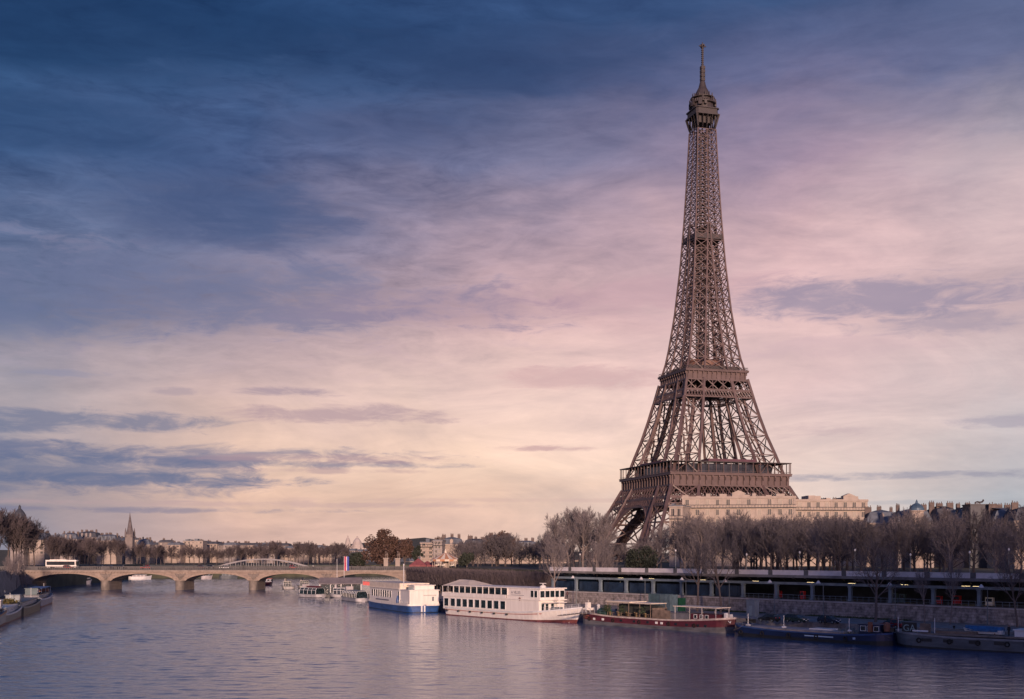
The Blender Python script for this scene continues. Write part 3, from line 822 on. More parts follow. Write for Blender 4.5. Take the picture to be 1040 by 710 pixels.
    m = MB(); ring(m, 35.9, 29.0, 64.3, 64.75); m.build('gallery_roof', IRON_D, T)
    m = MB()
    for f in range(4):
        for i in range(17):
            u = -35.5 + 70.2 * i / 16
            p = [(u, -35.5), (35.5, u), (-u, 35.5), (-35.5, -u)][f]
            m.box(p[0] - .17, p[0] + .17, p[1] - .17, p[1] + .17, 58.76, 64.29)
        for z in (59.5,):
            a = [((-35.5, -35.5), (35.5, -35.5)), ((35.5, -35.5), (35.5, 35.5)), ((35.5, 35.5), (-35.5, 35.5)), ((-35.5, 35.5), (-35.5, -35.5))][f]
            m.beam((*a[0], z), (*a[1], z), .12)
    m.build('gallery_posts', IRON, T)
    m = MB()
    for (x0, x1, y0, y1) in ((-24, 24, -30.4, -23), (23, 30.4, -24, 24), (-24, 24, 23, 30.4), (-30.4, -23, -24, 24)):
        m.box(x0, x1, y0, y1, 58.31, 63.9)
    pv = m.build('glazed_pavilions', mat('pavilion glass', (.03, .035, .045), .15, 0, .4, .25, spec=.7), T)
    m = MB()
    for (x0, x1, y0, y1) in ((-13, 15, -34.2, -25), (25, 32, -14, 14), (-32, -25, -14, 14)):
        m.box(x0, x1, y0, y1, 64.76, 66.2)
    m.build('pavilion_roof', mat('aubergine roof', (.10, .04, .06), .5, 0, .15, .3), pv)
    # --- second floor
    m = MB(); belt(m, 101.4, 105.0, 24, .7, .36); m.build('dense_girder', IRON, T)
    m = MB(); belt(m, 105.4, 111.0, 6, .8, .42, 0, True)
    for sx in (-1, 1):
        for sy in (-1, 1):
            lo, hi = corners(sx, sy, 101.2), corners(sx, sy, 112)
            for i in range(4): m.beam(lo[i], hi[i], 1.3)
    m.build('cross_girder', IRON, T)
    m = MB(); m.box(-14, 14, -14, 14, 104.4, 105.3)
    m.build('ceiling_deck', IRON_D, T)
    m = MB(); ring(m, 17.7, 17.0, 111.0, 115.6); ring(m, 17.95, 17.71, 111.01, 111.5); m.build('frieze', IRON, T)
    far_ = MB()
    for f in range(4):
        for i in range(13):
            m = MB() if f in (0, 3) else far_
            u = -17.2 + 34.4 * i / 12
            for (d0, d1, z0, z1) in ((17.71, 18.2, 111.6, 115.59), (18.2, 18.8, 114.2, 115.59)):
                if f == 0: m.box(u - .22, u + .22, -d1, -d0, z0, z1)
                elif f == 1: m.box(d0, d1, u - .22, u + .22, z0, z1)
                elif f == 2: m.box(u - .22, u + .22, d0, d1, z0, z1)
                else: m.box(-d1, -d0, u - .22, u + .22, z0, z1)
            if f in (0, 3): m.build('bracket', IRON, T)
    o_ = far_.build('bracket', IRON, T); o_['kind'] = 'stuff'
    m = MB(); m.box(-19.0, 19.0, -19.0, 19.0, 115.6, 116.3); ring(m, 19.15, 18.8, 116.301, 116.75); m.build('second_floor', IRON, T)
    m = MB()
    for f in range(4):
        a = [((-18.6, -18.6), (18.6, -18.6)), ((18.6, -18.6), (18.6, 18.6)), ((18.6, 18.6), (-18.6, 18.6)), ((-18.6, 18.6), (-18.6, -18.6))][f]
        for z in (117.2, 118.3): m.beam((*a[0], z), (*a[1], z), .14)
        for i in range(25):
            q = Vector((*a[0], 116.7)).lerp(Vector((*a[1], 116.7)), i / 25)
            m.beam(q, q + Vector((0, 0, 1.6)), .12)
    m.build('railing', IRON_D, T)
    m = MB(); ring(m, 15.4, 10.5, 116.31, 119.3); m.build('upper_kiosks', IRON_D, T)
    m = MB(); m.lathe([(9.5, 119.6), (11.2, 120.2), (11.2, 123.4), (10.3, 123.8), (7, 124.2)], 24); m.build('lift_drum', mat('brown drum', (.17, .09, .07), .6, 0, .15, .2), T, smooth=False)
    # --- upper shaft
    m = MB()
    z = 116.3; levs = [z]; st = 7.6
    while z < 252:
        z += st; st = max(4.1, st * .962); levs.append(min(z, 256))
    inner = MB()
    for k, (a, b) in enumerate(zip(levs[:-1], levs[1:])):
        h0, h1, w0, w1 = H(a), H(b), W(a), W(b)
        cd = .95 - .42 * (a - 116) / 150; dg = .42 - .14 * (a - 116) / 150
        if h0 - w0 > .8:
            for sx in (-1, 1):
                for sy in (-1, 1):
                    lattice(m, corners(sx, sy, a), corners(sx, sy, b), cd, dg)
            # across the gap between the legs
            for f in range(4):
                g0, g1 = h0 - w0, max(h1 - w1, .05)
                m.beam(on_face(f, -g1, b), on_face(f, g1, b), dg)
                if k < 14 and g0 > 1.2:
                    m.beam(on_face(f, -g0, a), on_face(f, g1, b), dg); m.beam(on_face(f, g0, a), on_face(f, -g1, b), dg)
        else:
            for f in range(4):
                m.beam(on_face(f, -h0, a), on_face(f, -h1, b), cd); m.beam(on_face(f, 0, a), on_face(f, 0, b), cd * .8)
                for s_ in (-1, 1):
                    m.beam(on_face(f, s_ * h0, a), on_face(f, 0, b), dg); m.beam(on_face(f, 0, a), on_face(f, s_ * h1, b), dg)
                m.beam(on_face(f, -h1, b), on_face(f, h1, b), dg)
                c = (a + b) / 2; hc = H(c)
                m.beam(on_face(f, -hc, c), on_face(f, hc, c), dg * .6)
        # lift shaft and stair in the middle
        for sx in (-1, 1):
            for sy in (-1, 1):
                inner.beam((sx * 2.6, sy * 2.6, a), (sx * 2.6, sy * 2.6, b), .45)
        for sx, sy, tx, ty in ((-1, -1, 1, -1), (1, -1, 1, 1), (1, 1, -1, 1), (-1, 1, -1, -1)):
            inner.beam((sx * 2.6, sy * 2.6, a), (tx * 2.6, ty * 2.6, b), .38); inner.beam((sx * 2.6, sy * 2.6, b), (tx * 2.6, ty * 2.6, b), .4)
            inner.beam((sx * 1.2, sy * 1.2, a), (tx * 1.2, ty * 1.2, (a + b) / 2), .7, .25); inner.beam((tx * 1.2, ty * 1.2, (a + b) / 2), (sx * 1.2, sy * 1.2, b), .7, .25)
    m.build('upper_shaft', IRON, T)
    inner.build('lift_shaft', IRON_D, T)
    m = MB(); hz = H(192) + .3; m.box(-hz, hz, -hz, hz, 191.4, 192.1); ring(m, hz - .4, hz - 2.4, 192.11, 194.2); m.build('landing', IRON_D, T)
    # --- third floor and top
    m = MB()
    for sx in (-1, 1):
        for sy in (-1, 1):
            m.beam((sx * 5.4, sy * 5.4, 255), (sx * 7.0, sy * 7.0, 262), .7); m.beam((sx * 5.3, sy * 5.3, 255), (sx * 5.3, sy * 5.3, 262), .7)
            for t_ in (-.5, -.25, 0, .25, .5):
                m.beam((sx * 5.4, t_ * 10, 254), (sx * 7.0, t_ * 12, 262), .4); m.beam((t_ * 10, sy * 5.4, 254), (t_ * 12, sy * 7.0, 262), .4); m.beam((sx * 5.2, t_ * 10, 253), (sx * 5.2, t_ * 10, 262), .4); m.beam((t_ * 10, sy * 5.2, 253), (t_ * 10, sy * 5.2, 262), .4)
    m.build('top_brackets', IRON_D, T)
    m = MB()
    def octa(h, c, z0, z1): m.prism([(-h, -c), (-c, -h), (c, -h), (h, -c), (h, c), (c, h), (-c, h), (-h, c)], z0, z1)
    octa(7.2, 6.0, 261.6, 262.4); octa(6.7, 5.6, 262.4, 265.0); octa(7.3, 6.1, 265.0, 265.5)
    m.box(-4.3, 4.3, -4.3, 4.3, 257.5, 261.59)
    m.build('third_floor', mat('top gallery iron', (.055, .046, .048), .6, 0, .15, .3), T)
    m = MB(); m.lathe([(6.3, 265.5), (6.1, 268.6), (7.6, 268.9), (7.7, 269.4), (5.6, 269.5), (5.3, 271.8), (6.8, 272.1), (6.9, 272.5), (4.6, 272.6)], 16)
    rnd = random.Random(3)
    for i in range(80):
        a = rnd.uniform(0, 6.28); r = rnd.choice([6.9, 7.3, 5.6]); z = 269.4 if r > 6 else 272.5
        m.beam((r * math.cos(a), r * math.sin(a), z), (r * math.cos(a), r * math.sin(a), z + rnd.uniform(.8, 2.8)), rnd.uniform(.25, .6))
    for i in range(14):
        a = rnd.uniform(0, 6.28); r = 7.3
        m.obox((r * math.cos(a), r * math.sin(a)), (math.cos(a), math.sin(a)), .5, .7, 266.2 + rnd.random() * 2, 268.8 + rnd.random() * 2)
    m.build('aerial_galleries', IRON_D, T)
    m = MB(); m.lathe([(4.7, 272.5), (4.4, 274.2), (3.4, 276.6), (2.3, 278.6), (1.8, 280.4), (1.5, 281.8), (1.1, 282.4)], 16); m.build('campanile', IRON_D, T)
    m = MB(); m.tube([(0, 0, 281), (0, 0, 291)], 1.05, 8)
    for i in range(4):
        zz = 282.5 + i * 2.2
        m.box(-1.15, 1.15, -1.15, 1.15, zz, zz + 1.7)
    m.tube([(0, 0, 291), (0, 0, 302.6)], .5, 6)
    for i in range(9): m.box(-.58, .58, -.58, .58, 291.6 + i * 1.15, 292.1 + i * 1.15)
    m.beam((-2.1, 0, 302.2), (2.1, 0, 302.2), .5); m.beam((0, -2.1, 302.2), (0, 2.1, 302.2), .5); m.box(-.9, .9, -.9, .9, 301.6, 303.2); m.beam((0, 0, 303.2), (0, 0, 304.4), .3)
    m.build('antenna', IRON_D, T)
build_tower()
# ================================================================== BARE TREES
def grow(seed, upright=0.5, trunk_frac=0.28, n1=8, n2=6, n3=6, n4=3, wide=0.36, twig=0.0022, double=False, droop=0.0):
    """a leafless tree one unit high: (trunk and limbs, twigs) as two mesh builders"""
    rnd = random.Random(seed)
    A, B = MB(), MB()
    def rv(): return Vector((rnd.gauss(0, 1), rnd.gauss(0, 1), rnd.gauss(0, 1)))
    def branch(p, d, L, r0, lev):
        segs = (5, 4, 3, 2, 2)[lev]
        pts = [p.copy()]; dirs = [d.copy()]
        q = p.copy(); e = d.copy()
        for i in range(segs):
            e = (e + rv() * (0.10 if lev else 0.05) + Vector((0, 0, (upright if lev else .1) * 0.22 - droop * (lev >= 3)))).normalized()
            q = q + e * (L / segs)
            pts.append(q.copy()); dirs.append(e.copy())
        r1 = r0 * (.42 if lev else .5)
        rad = [max(twig * .55, r0 + (r1 - r0) * i / segs) for i in range(segs + 1)]
        (A if lev < 2 else B).tube(pts, rad, (8, 5, 4, 3, 3)[lev], cap=(lev < 2))
        if lev == 4: return
        n = (n1, n2, n3, n4)[lev]
        lo = (trunk_frac / max(L, .01) if lev == 0 else .22)
        for k in range(n):
            t = lo + (1 - lo) * (k + rnd.random() * .8) / n
            t = min(t, .995)
            f = t * segs; i = min(int(f), segs - 1)
            bp = pts[i].lerp(pts[i + 1], f - i)
            bd = dirs[i]
            ang = rnd.uniform(.5, .95) if lev else rnd.uniform(.55, 1.05) * (1.15 - .45 * t)
            sd_ = bd.cross(rv()).normalized()
            if lev == 0:
                az = k * 2.4 + rnd.uniform(-.4, .4)
                sd_ = Vector((math.cos(az), math.sin(az), 0))
            nd = (bd * math.cos(ang) + sd_ * math.sin(ang)).normalized()
            if lev == 0:
                l = wide * rnd.uniform(.85, 1.15) * (1.25 - .55 * t)
            else:
                l = L * rnd.uniform(.42, .68) * (1.15 - .5 * t)
            branch(bp, nd, l, max(twig, rad[i] * (.55 if lev else .5)), lev + 1)
        # the tip carries on
        if lev > 0:
            branch(pts[-1], (dirs[-1] + rv() * .15).normalized(), L * .4, r1, min(lev + 1, 4))
    branch(Vector((0, 0, -.01)), Vector((rnd.gauss(0, .03), rnd.gauss(0, .03), 1)).normalized(), .74, .022, 0)
    return A, B
TREES = {}
def tree_kind(key, bark, twigm, seeds, **k):
    TREES[key] = []
    for sd_ in seeds:
        A, B = grow(sd_, **k)
        top = max(v[2] for v in B.v)
        for b in (A, B): b.v = [(x / top, y / top, z / top) for x, y, z in b.v]
        ma = A.build('trunk', bark); mb = B.build('crown', twigm)
        TREES[key].append((ma.data, mb.data))
        for o in (ma, mb): bpy.data.objects.remove(o)
tree_kind('row', BARK, TWIG, (11, 12, 13, 14), upright=.7, wide=.47, twig=.0026, n1=13, n3=6, trunk_frac=.15)
tree_kind('row_grey', BARK_P, TWIG_P, (15, 16, 17), upright=.8, wide=.44, twig=.0021, n1=11, n3=6, trunk_frac=.17)
tree_kind('tall', BARK_P, TWIG_P, (21, 22, 23), upright=.95, wide=.30, n1=11, trunk_frac=.26, twig=.0018)
tree_kind('quay', BARK_P, TWIG_P, (31, 32, 33), upright=.7, wide=.42, n1=9, n2=6, n3=5, n4=3, trunk_frac=.34, twig=.0016)
tree_kind('quay_dark', BARK, TWIG, (34, 35, 36), upright=.65, wide=.46, n1=10, n2=6, n3=5, n4=3, trunk_frac=.3, twig=.0016)
tree_kind('far', BARK, TWIG_F, (41, 42, 43), upright=.6, wide=.46, n1=11, twig=.0040)
def tree(key, i, x, y, z, h, label, group=None, wx=1.0, cat='tree', name='bare_tree'):
    t = thing(name, label, cat, (x, y, z), (i * 2.399) % 6.28, group)
    t.scale = (h * wx, h * wx, h)
    a, b = TREES[key][i % len(TREES[key])]
    for n_, me in (('trunk', a), ('crown', b)):
        o = bpy.data.objects.new(n_, me); C.objects.link(o); o.parent = t
    return t
rnd = random.Random(77)
# rows on the street above the station
k = 0
for row, (off, zz) in enumerate(((-19.5, 0), (-30.5, 0), (-41, 0), (-52, 0), (-64, 0), (-75, 0), (-86, 0), (-98, 0))):
    s = -62 + row * 3.1
    while s < 150:
        x, y = wl(s + rnd.uniform(-1.5, 1.5), off + rnd.uniform(-1.2, 1.2))
        px = 520 + x / y * F
        if 596 < px < 1075:
            h = rnd.uniform(10.6, 14.8) + row * .6 + (1.2 if px < 760 else 0)
            if 618 < px < 668: h *= .62
            if rnd.random() < (.12 if px < 870 or row < 2 else .5): s += 7.2; continue
            tree('row_grey' if rnd.random() < (.5 if row < 2 else .2) else 'row', k, x, y, ZS, h, 'bare leafless tree in the dense rows along the street above the station', 'bare trees along the street above the station', rnd.uniform(.9, 1.15)); k += 1
        s += 7.2
# taller pale crowns left of the tower leg
for j, (px, d, top) in enumerate(((556, 372, 538), (570, 356, 524), (583, 368, 514), (592, 346, 520), (601, 360, 513), (612, 350, 519), (548, 396, 548), (578, 340, 533), (607, 338, 530), (565, 380, 520), (576, 376, 516), (588, 384, 515), (597, 378, 517), (606, 386, 519), (552, 384, 541), (561, 346, 545))):
    x = (px - 520) / F * d
    h = EYE + (562 - top) / F * d - ZS
    tree('tall', j, x, d, ZS, h, 'tall pale bare tree in the clump left of the tower foot', 'tall pale trees left of the tower foot', 1.05)
# trees standing on the lower quay, drawn one by one
QT = [(563.5, 616, 538, .9, 'slim pale tree on the quay at the station end beside the white ship'),
      (608, 613, 540, 1.0, 'pale forked tree on the quay just behind the stern of the dark red barge'),
      (619, 612.5, 552, .9, 'smaller slim tree right beside the pale forked tree behind the red barge stern'),
      (708, 621, 533, .9, 'dark trunked tree on the quay behind the awning of the red barge'),
      (732, 622.5, 530, .95, 'dark trunked tree on the quay beside the bow of the red barge'),
      (889, 632, 538, 1.25, 'large wide bare tree on the quay above the stern of the blue barge'),
      (939, 633, 568, .8, 'thin young tree on the quay right of the large wide one'),
      (965, 634, 560, .8, 'thin young tree on the quay between the two lamp posts at the right'),
      (1033, 637, 545, .95, 'leaning bare tree on the quay at the far right edge')]
for j, (px, py, top, wx, lab) in enumerate(QT):
    x, y = G(px, py, 2.5)
    h = EYE + (562 - top) / F * y - 2.5
    t = tree('quay' if px < 650 or px in (939, 965) else 'quay_dark', j, x, y, 2.5, h, lab, None, wx * .8)
    if px > 1030: t.rotation_euler = (0, R(-5), 0)
# trees in front of the houses between bridge end and tower
for j in range(26):
    px = 462 + j * 4.6 + rnd.uniform(-4, 4)
    d = rnd.uniform(430, 500)
    top = rnd.uniform(546, 554) - (8 if 492 < px < 521 else 0)
    x = (px - 520) / F * d
    tree('row', j, x, d, ZS - .5, EYE + (562 - top) / F * d - ZS + .5, 'bare tree among the houses between the bridge end and the tower', 'bare trees by the houses right of the bridge end', 1.1)
# left bank: tall trees by the water, then the line running to the bridge
for j in range(36):
    t_ = j / 35
    a = Vector((-244, 532)).lerp(Vector((-219, 600)), t_ * 1.6) if t_ < .62 else Vector((-222, 590)).lerp(Vector((-247, 745)), (t_ - .62) / .38)
    x, y = a.x + rnd.uniform(-9, 4) - (j % 2) * 8, a.y + rnd.uniform(-4, 4)
    px = 520 + x / y * F
    top = 512 + max(0, min(1, (px - 2) / 62)) * 34 + rnd.uniform(-4, 4)
    tree('far', j, x, y, 8.6, EYE + (562 - top) / F * y - 8.6, 'dark bare tree on the left bank beside the bridge', 'dark bare trees on the left bank', .8)
for j, (px, py) in enumerate(((4, 601), (10, 600), (17, 598), (23, 597), (27, 596))):
    x, y = G(px, py, 2.3)
    t = tree('quay', j, x, y, 2.4, 13 + j % 3, 'leaning tree on the left bank quay below the embankment wall', 'leaning trees on the left bank quay', .8)
    t.rotation_euler = (0, R(10 + j % 3 * 2), j)
# the line of trees beyond the bridge
for j in range(78):
    px = 44 + j * 4.0 + rnd.uniform(-2, 2)
    d = rnd.uniform(835, 950)
    x = (px - 520) / F * d
    if -130 < x and d < 880: d += 60; x = (px - 520) / F * d
    top = 551 + rnd.uniform(-3, 7) - (3 if px < 130 else 0) + (3 if 150 < px < 260 else 0)
    tree('far', j, x, d, 7.2, EYE + (562 - top) / F * d - 7.2, 'bare tree in the far line beyond the bridge', 'bare trees in the line beyond the bridge', 1.0)
# crowns that keep leaves
def leafy(name, label, x, y, z, r, hh, matl, n, seed, leaf=.5, trunk_h=2.0):
    t = thing(name, label, 'tree' if trunk_h > 1 else 'shrub', (x, y, z))
    rn = random.Random(seed)
    m = MB()
    blobs = []
    for i in range(22):
        a = rn.uniform(0, 6.28); u = rn.random() ** .6
        blobs.append((r * .72 * u * math.cos(a), r * .72 * u * math.sin(a), trunk_h + hh * rn.uniform(.25, .85) * (1.08 - .35 * u), r * rn.uniform(.22, .4)))
    for i in range(n):
        bx, by, bz, br = rn.choice(blobs)
        v = Vector((rn.gauss(0, 1), rn.gauss(0, 1), rn.gauss(0, 1))).normalized() * br * rn.uniform(.55, 1.12)
        c = Vector((bx, by, bz)) + v
        if c.z < trunk_h * .6: continue
        a = Vector((rn.gauss(0, 1), rn.gauss(0, 1), rn.gauss(0, 1))).normalized(); b = a.cross(Vector((rn.gauss(0, 1), rn.gauss(0, 1), rn.gauss(0, 1)))).normalized()
        s = leaf * rn.uniform(.6, 1.3)
        m.add([tuple(c - a * s), tuple(c + b * s * .5), tuple(c + a * s), tuple(c - b * s * .5)], [(0, 1, 2, 3)])
    m.build('crown', matl, t)
    m = MB(); m.tube([(0, 0, -.2), (0, 0, trunk_h), (.1, 0, trunk_h + hh * .6)], [r * .07, r * .05, r * .02], 7)
    for i in range(9):
        a = i * .7
        m.tube([(0, 0, trunk_h * .9 + i * .1), (r * .3 * math.cos(a), r * .3 * math.sin(a), trunk_h + hh * .4), (r * .55 * math.cos(a), r * .55 * math.sin(a), trunk_h + hh * .66)], [r * .03, r * .02, r * .008], 5)
    m.build('trunk', BARK, t)
    return t
d = 560; sx = lambda px, d: (px - 520) / F * d
leafy('brown_leaf_tree', 'broad round brown tree that keeps its leaves, behind the bridge statues', sx(389, d), d, 8.5, 10.5, 15.5, LEAF_B, 7500, 5, .6, 2.5)
leafy('brown_leaf_tree', 'smaller brown leafy tree at the right flank of the broad round one', sx(411, 545), 545, 8.5, 5.0, 12.0, LEAF_B, 3200, 6, .5, 2.5)
leafy('evergreen_bush', 'dark round evergreen left of the bridge statues', sx(363, 560), 560, 8.0, 5.6, 7.5, LEAF, 3600, 7, .5, .8)
leafy('evergreen_bush', 'dark round evergreen in front of the tower foot, behind the station parapet', sx(652, 306), 306, ZS, 5.2, 6.2, LEAF, 5200, 8, .28, .8)
leafy('evergreen_bush', 'dark evergreen beside the carousel', sx(474, 425), 425, ZS - 1, 3.6, 6.8, LEAF, 2200, 9, .4, .8)
leafy('evergreen_bush', 'narrow dark evergreen at the left edge of the grey houses', sx(424, 520), 520, ZS - 1, 2.8, 10, LEAF, 1600, 10, .4, .8)
leafy('brown_leaf_tree', 'reddish brown tree between the houses left of the tower', sx(506, 470), 470, ZS, 6.5, 12, LEAF_B, 4200, 11, .5, 2.5)

# the clipped hedge trees of the lower quay: each a trunk with a boxed crown of twigs
def hedge_mesh(seed):
    rn = random.Random(seed); hv = rn.uniform(-.35, .25)
    A, B = MB(), MB()
    A.tube([(0, 0, -.1), (rn.uniform(-.1, .1), 0, 2.2), (rn.uniform(-.15, .15), 0, 4.2)], [.16, .13, .1], 6)
    for i in range(10):
        a = rn.uniform(0, 6.28); z = rn.uniform(2.0, 4.2)
        A.tube([(0, 0, z), (1.0 * math.cos(a), .8 * math.sin(a), z + 1.4)], [.08, .04], 4)
    for i in range(520):
        x, y = rn.uniform(-1.7, 1.7), rn.uniform(-1.4, 1.4)
        z = rn.uniform(2.6, 6.5)
        d = Vector((rn.gauss(0, .35), rn.gauss(0, .35), 1)).normalized()
        l = rn.uniform(.9, 2.2)
        p = Vector((x, y, z)); q = p + d * min(l, (8.5 + hv + rn.uniform(-.25, .25) - z) / d.z)
        B.tube([p, q], [.05, .03], 3, cap=False)
    a = A.build('trunk', BARK); b = B.build('crown', TWIG_F)
    r = (a.data, b.data)
    for o in (a, b): bpy.data.objects.remove(o)
    return r
HM = [hedge_mesh(s) for s in (1, 2, 3, 4)]
path = [Vector((9, 316)), Vector((-8, 346)), Vector((-26, 392)), Vector((-37, 440))]
def along(path, d):
    for a, b in zip(path[:-1], path[1:]):
        L_ = (b - a).length
        if d <= L_: return a.lerp(b, d / L_), (b - a).normalized()
        d -= L_
    return None, None
k = 0
for row in range(3):
    d = 1.0 + row * .9
    while True:
        p, u = along(path, d)
        if p is None: break
        n = Vector((u.y, -u.x))
        q = p + n * (row * 3.4 - 1)
        t = thing('clipped_tree', 'clipped leafless tree in the boxed hedge rows behind the white boats', 'tree', (q.x, q.y, 2.5), math.atan2(u.y, u.x) + (k % 2) * math.pi, 'clipped trees in the boxed hedge')
        for n_, me in zip(('trunk', 'crown'), HM[k % 4]):
            o = bpy.data.objects.new(n_, me); C.objects.link(o); o.parent = t
        k += 1; d += 3.3
# ================================================================== HOUSES
def window_mesh(w, h, key):
    m = MB(); m.box(-w / 2, w / 2, -.06, .02, 0, h)
    g = m
    f = MB()
    for a, b, c, d in ((-w / 2 - .12, w / 2 + .12, -.12, 0), (-w / 2 - .12, w / 2 + .12, h, h + .12)): f.box(a, b, -.14, .03, c, d)
    for a, b in ((-w / 2 - .12, -w / 2), (w / 2, w / 2 + .12), (-.05, .05)): f.box(a, b, -.10 if a > -w / 2 and a < 0 else -.14, .025, 0, h)
    return g, f
WIN = {}
def house(label, px0, px1, depth, z0, top, floors, wallm, roofm, roof='mansard', deep=14, rot=0.0, wy=None, group=None, step=2.6, lowest=0, seed=1, shutters=None, name='house', terrace=0, chim=4, attic=True):
    """a town house whose front spans px0..px1 of the view at that distance; z0 its ground, top its ridge"""
    rn = random.Random(seed)
    x0, x1 = (px0 - 520) / F * depth, (px1 - 520) / F * depth
    L = (x1 - x0) / max(.3, math.cos(rot))
    t = thing(name, label, 'house', ((x0 + x1) / 2, depth, z0), rot, group)
    Ht = top - z0
    rh = {'mansard': min(5.0 if attic else 2.2, Ht * .24), 'flat': 0.0, 'gable': min(4.5, Ht * .25)}[roof]
    hw = Ht - rh
    fh = hw / floors
    wk = (round(min(1.3, step * .45), 2), round(fh * .58, 2))
    if wk not in WIN:
        g, f = window_mesh(wk[0], wk[1], wk)
        a = g.build('pane', mat('town window glass', (.10, .09, .09), .25, 0, .5, .15)); b = f.build('window', WHITE2 if False else mat('window surround', (.5, .43, .36), .8, 0, .1, 1))
        alt = []
        for nm_, c_ in (('drawn blind', (.32, .28, .24)), ('town window glass dark', (.04, .04, .045))):
            me_ = a.data.copy(); me_.materials[0] = mat(nm_, c_, .5, 0, .2, .3); alt.append(me_)
        WIN[wk] = (b.data, a.data, alt[0], alt[1])
        bpy.data.objects.remove(a); bpy.data.objects.remove(b)
    m = MB(); m.box(-L / 2, L / 2, 0, deep, 0, hw)
    npl = max(2, int(L / 11))
    for i in range(npl + 1):
        xp = -L / 2 + .45 + (L - .9) * i / npl
        m.box(xp - .4, xp + .4, -.16, -.001, 0, hw - .55)
    for i in range(npl):
        if i % 3 == 1 and L > 20:
            xp = -L / 2 + (i + .5) * L / npl
            m.box(xp - 2.4, xp + 2.4, .2, 3, hw + .1, hw + 1.6); m.extr([(xp - 2.6, hw + 1.6), (xp + 2.6, hw + 1.6), (xp, hw + 2.7)], 'y', .1, 3.1)
    for i in range(1, floors + 1):
        zc = fh * i - (.35 if i < floors else .5)
        m.box(-L / 2 - .25, L / 2 + .25, -.3, deep + .25, zc, zc + (.3 if i < floors else .48))
    m.build('wall', wallm, t)
    if terrace:
        m = MB(); m.box(-L / 2 - .35, L / 2 + .35, -.9, -.301, hw - fh * terrace - .35, hw - fh * terrace - .1)
        for i in range(int(L / 1.2)): m.box(-L / 2 + i * 1.2, -L / 2 + i * 1.2 + .08, -.88, -.8, hw - fh * terrace - .099, hw - fh * terrace + .9)
        m.box(-L / 2 - .3, L / 2 + .3, -.9, -.8, hw - fh * terrace + .9, hw - fh * terrace + 1.0)
        m.build('balcony', mat('balcony iron', (.05, .05, .055), .6), t)
    # windows on the front and the side that can be seen
    n = max(2, int(L / step)); cnt = 0
    gap = L / n
    for fl in range(floors - 1, lowest - 1, -1):
        for i in range(n):
            if cnt >= 92: break
            w = bpy.data.objects.new('window', WIN[wk][0]); C.objects.link(w); w.parent = t
            w.location = (-L / 2 + gap * (i + .5), -.035, fl * fh + fh * .2)
            p = bpy.data.objects.new('pane', WIN[wk][rn.choice((1, 3, 3, 3, 2))]); C.objects.link(p); p.parent = w
            cnt += 1
    # roof
    m = MB()
    if roof == 'mansard':
        i1, i2 = rh * .35, rh * .9
        lo = [(-L / 2, 0), (L / 2, 0), (L / 2, deep), (-L / 2, deep)]
        mid = [(-L / 2 + i1, i1), (L / 2 - i1, i1), (L / 2 - i1, deep - i1), (-L / 2 + i1, deep - i1)]
        hi = [(-L / 2 + i1 + i2, i1 + i2), (L / 2 - i1 - i2, i1 + i2), (L / 2 - i1 - i2, deep - i1 - i2), (-L / 2 + i1 + i2, deep - i1 - i2)]
        vs = [(x, y, hw) for x, y in lo] + [(x, y, hw + rh * .78) for x, y in mid] + [(x, y, hw + rh) for x, y in hi]
        fs = [(3, 2, 1, 0), (8, 9, 10, 11)] + [(a + i, a + (i + 1) % 4, a + 4 + (i + 1) % 4, a + 4 + i) for a in (0, 4) for i in range(4)]
        m.add(vs, fs)
    elif roof == 'gable':
        m.extr([(-.3, hw), (deep + .3, hw), (deep / 2, hw + rh)], 'x', -L / 2 - .2, L / 2 + .2)
    else:
        m.box(-L / 2 - .2, L / 2 + .2, -.2, deep + .2, hw, hw + .35); [m.box(xr, xr + rn.uniform(1, 3.5), deep * rn.uniform(.1, .3), deep * .7, hw + .35, hw + rn.uniform(.8, 2.0)) for xr in [-L / 2 + 1 + q * 4.3 + rn.uniform(-1, 1) for q in range(int(L / 4.4))]]
    rf = m.build('roof', roofm, t)
    if roof == 'mansard' and attic:
        for i in range(n if n < 26 else 26):
            if n >= 26 and i % 2: continue
            x = -L / 2 + gap * (i + .5)
            if abs(x) > L / 2 - 2: continue
            m = MB(); m.box(x - .7, x + .7, .12, rh * .5, hw + .25, hw + rh * .55); m.extr([(x - .85, hw + rh * .55), (x + .85, hw + rh * .55), (x, hw + rh * .78)], 'y', .05, rh * .5)
            dm = m.build('dormer', ZINC if wallm is CREAM else wallm, rf)
    for i in range(chim):
        x = -L / 2 + (i + .5 + rn.uniform(-.2, .2)) * L / chim
        m = MB(); cw = rn.uniform(.5, 1.2); ch = rn.uniform(.5, 1.5); m.box(x - cw, x + cw, deep * .45, deep * .45 + .8, hw + rh * .4, hw + rh + ch)
        for j in range(3): m.tube([(x - cw * .7 + j * cw * .7, deep * .45 + .4, hw + rh), (x - cw * .7 + j * cw * .7, deep * .45 + .4, hw + rh + ch + rn.uniform(.3, .7))], .15, 5)
        m.build('chimney', BRICK, t)
    return t
zt = lambda py, d: EYE + (562 - py) / F * d
# lit cream blocks before the tower foot
house('long cream building in front of the tower base with a balcony under its top floor', 694, 806, 452, ZS, zt(505, 452), 7, CREAM, CREAM, 'flat', 16, R(-9), terrace=1, step=3.7, lowest=3, seed=3, chim=5)
house('low cream wing at the left of the long building, before the tower leg', 680, 693, 440, ZS, zt(514, 440), 5, CREAM, ZINC, 'flat', 14, R(-20), terrace=1, step=4.0, lowest=2, seed=4, chim=2)
house('cream building with a roof pavilion, right of the tower foot', 807, 882, 462, ZS, zt(508, 462), 7, CREAM, CREAM, 'flat', 16, R(4), terrace=1, step=3.6, lowest=3, seed=5, chim=7)
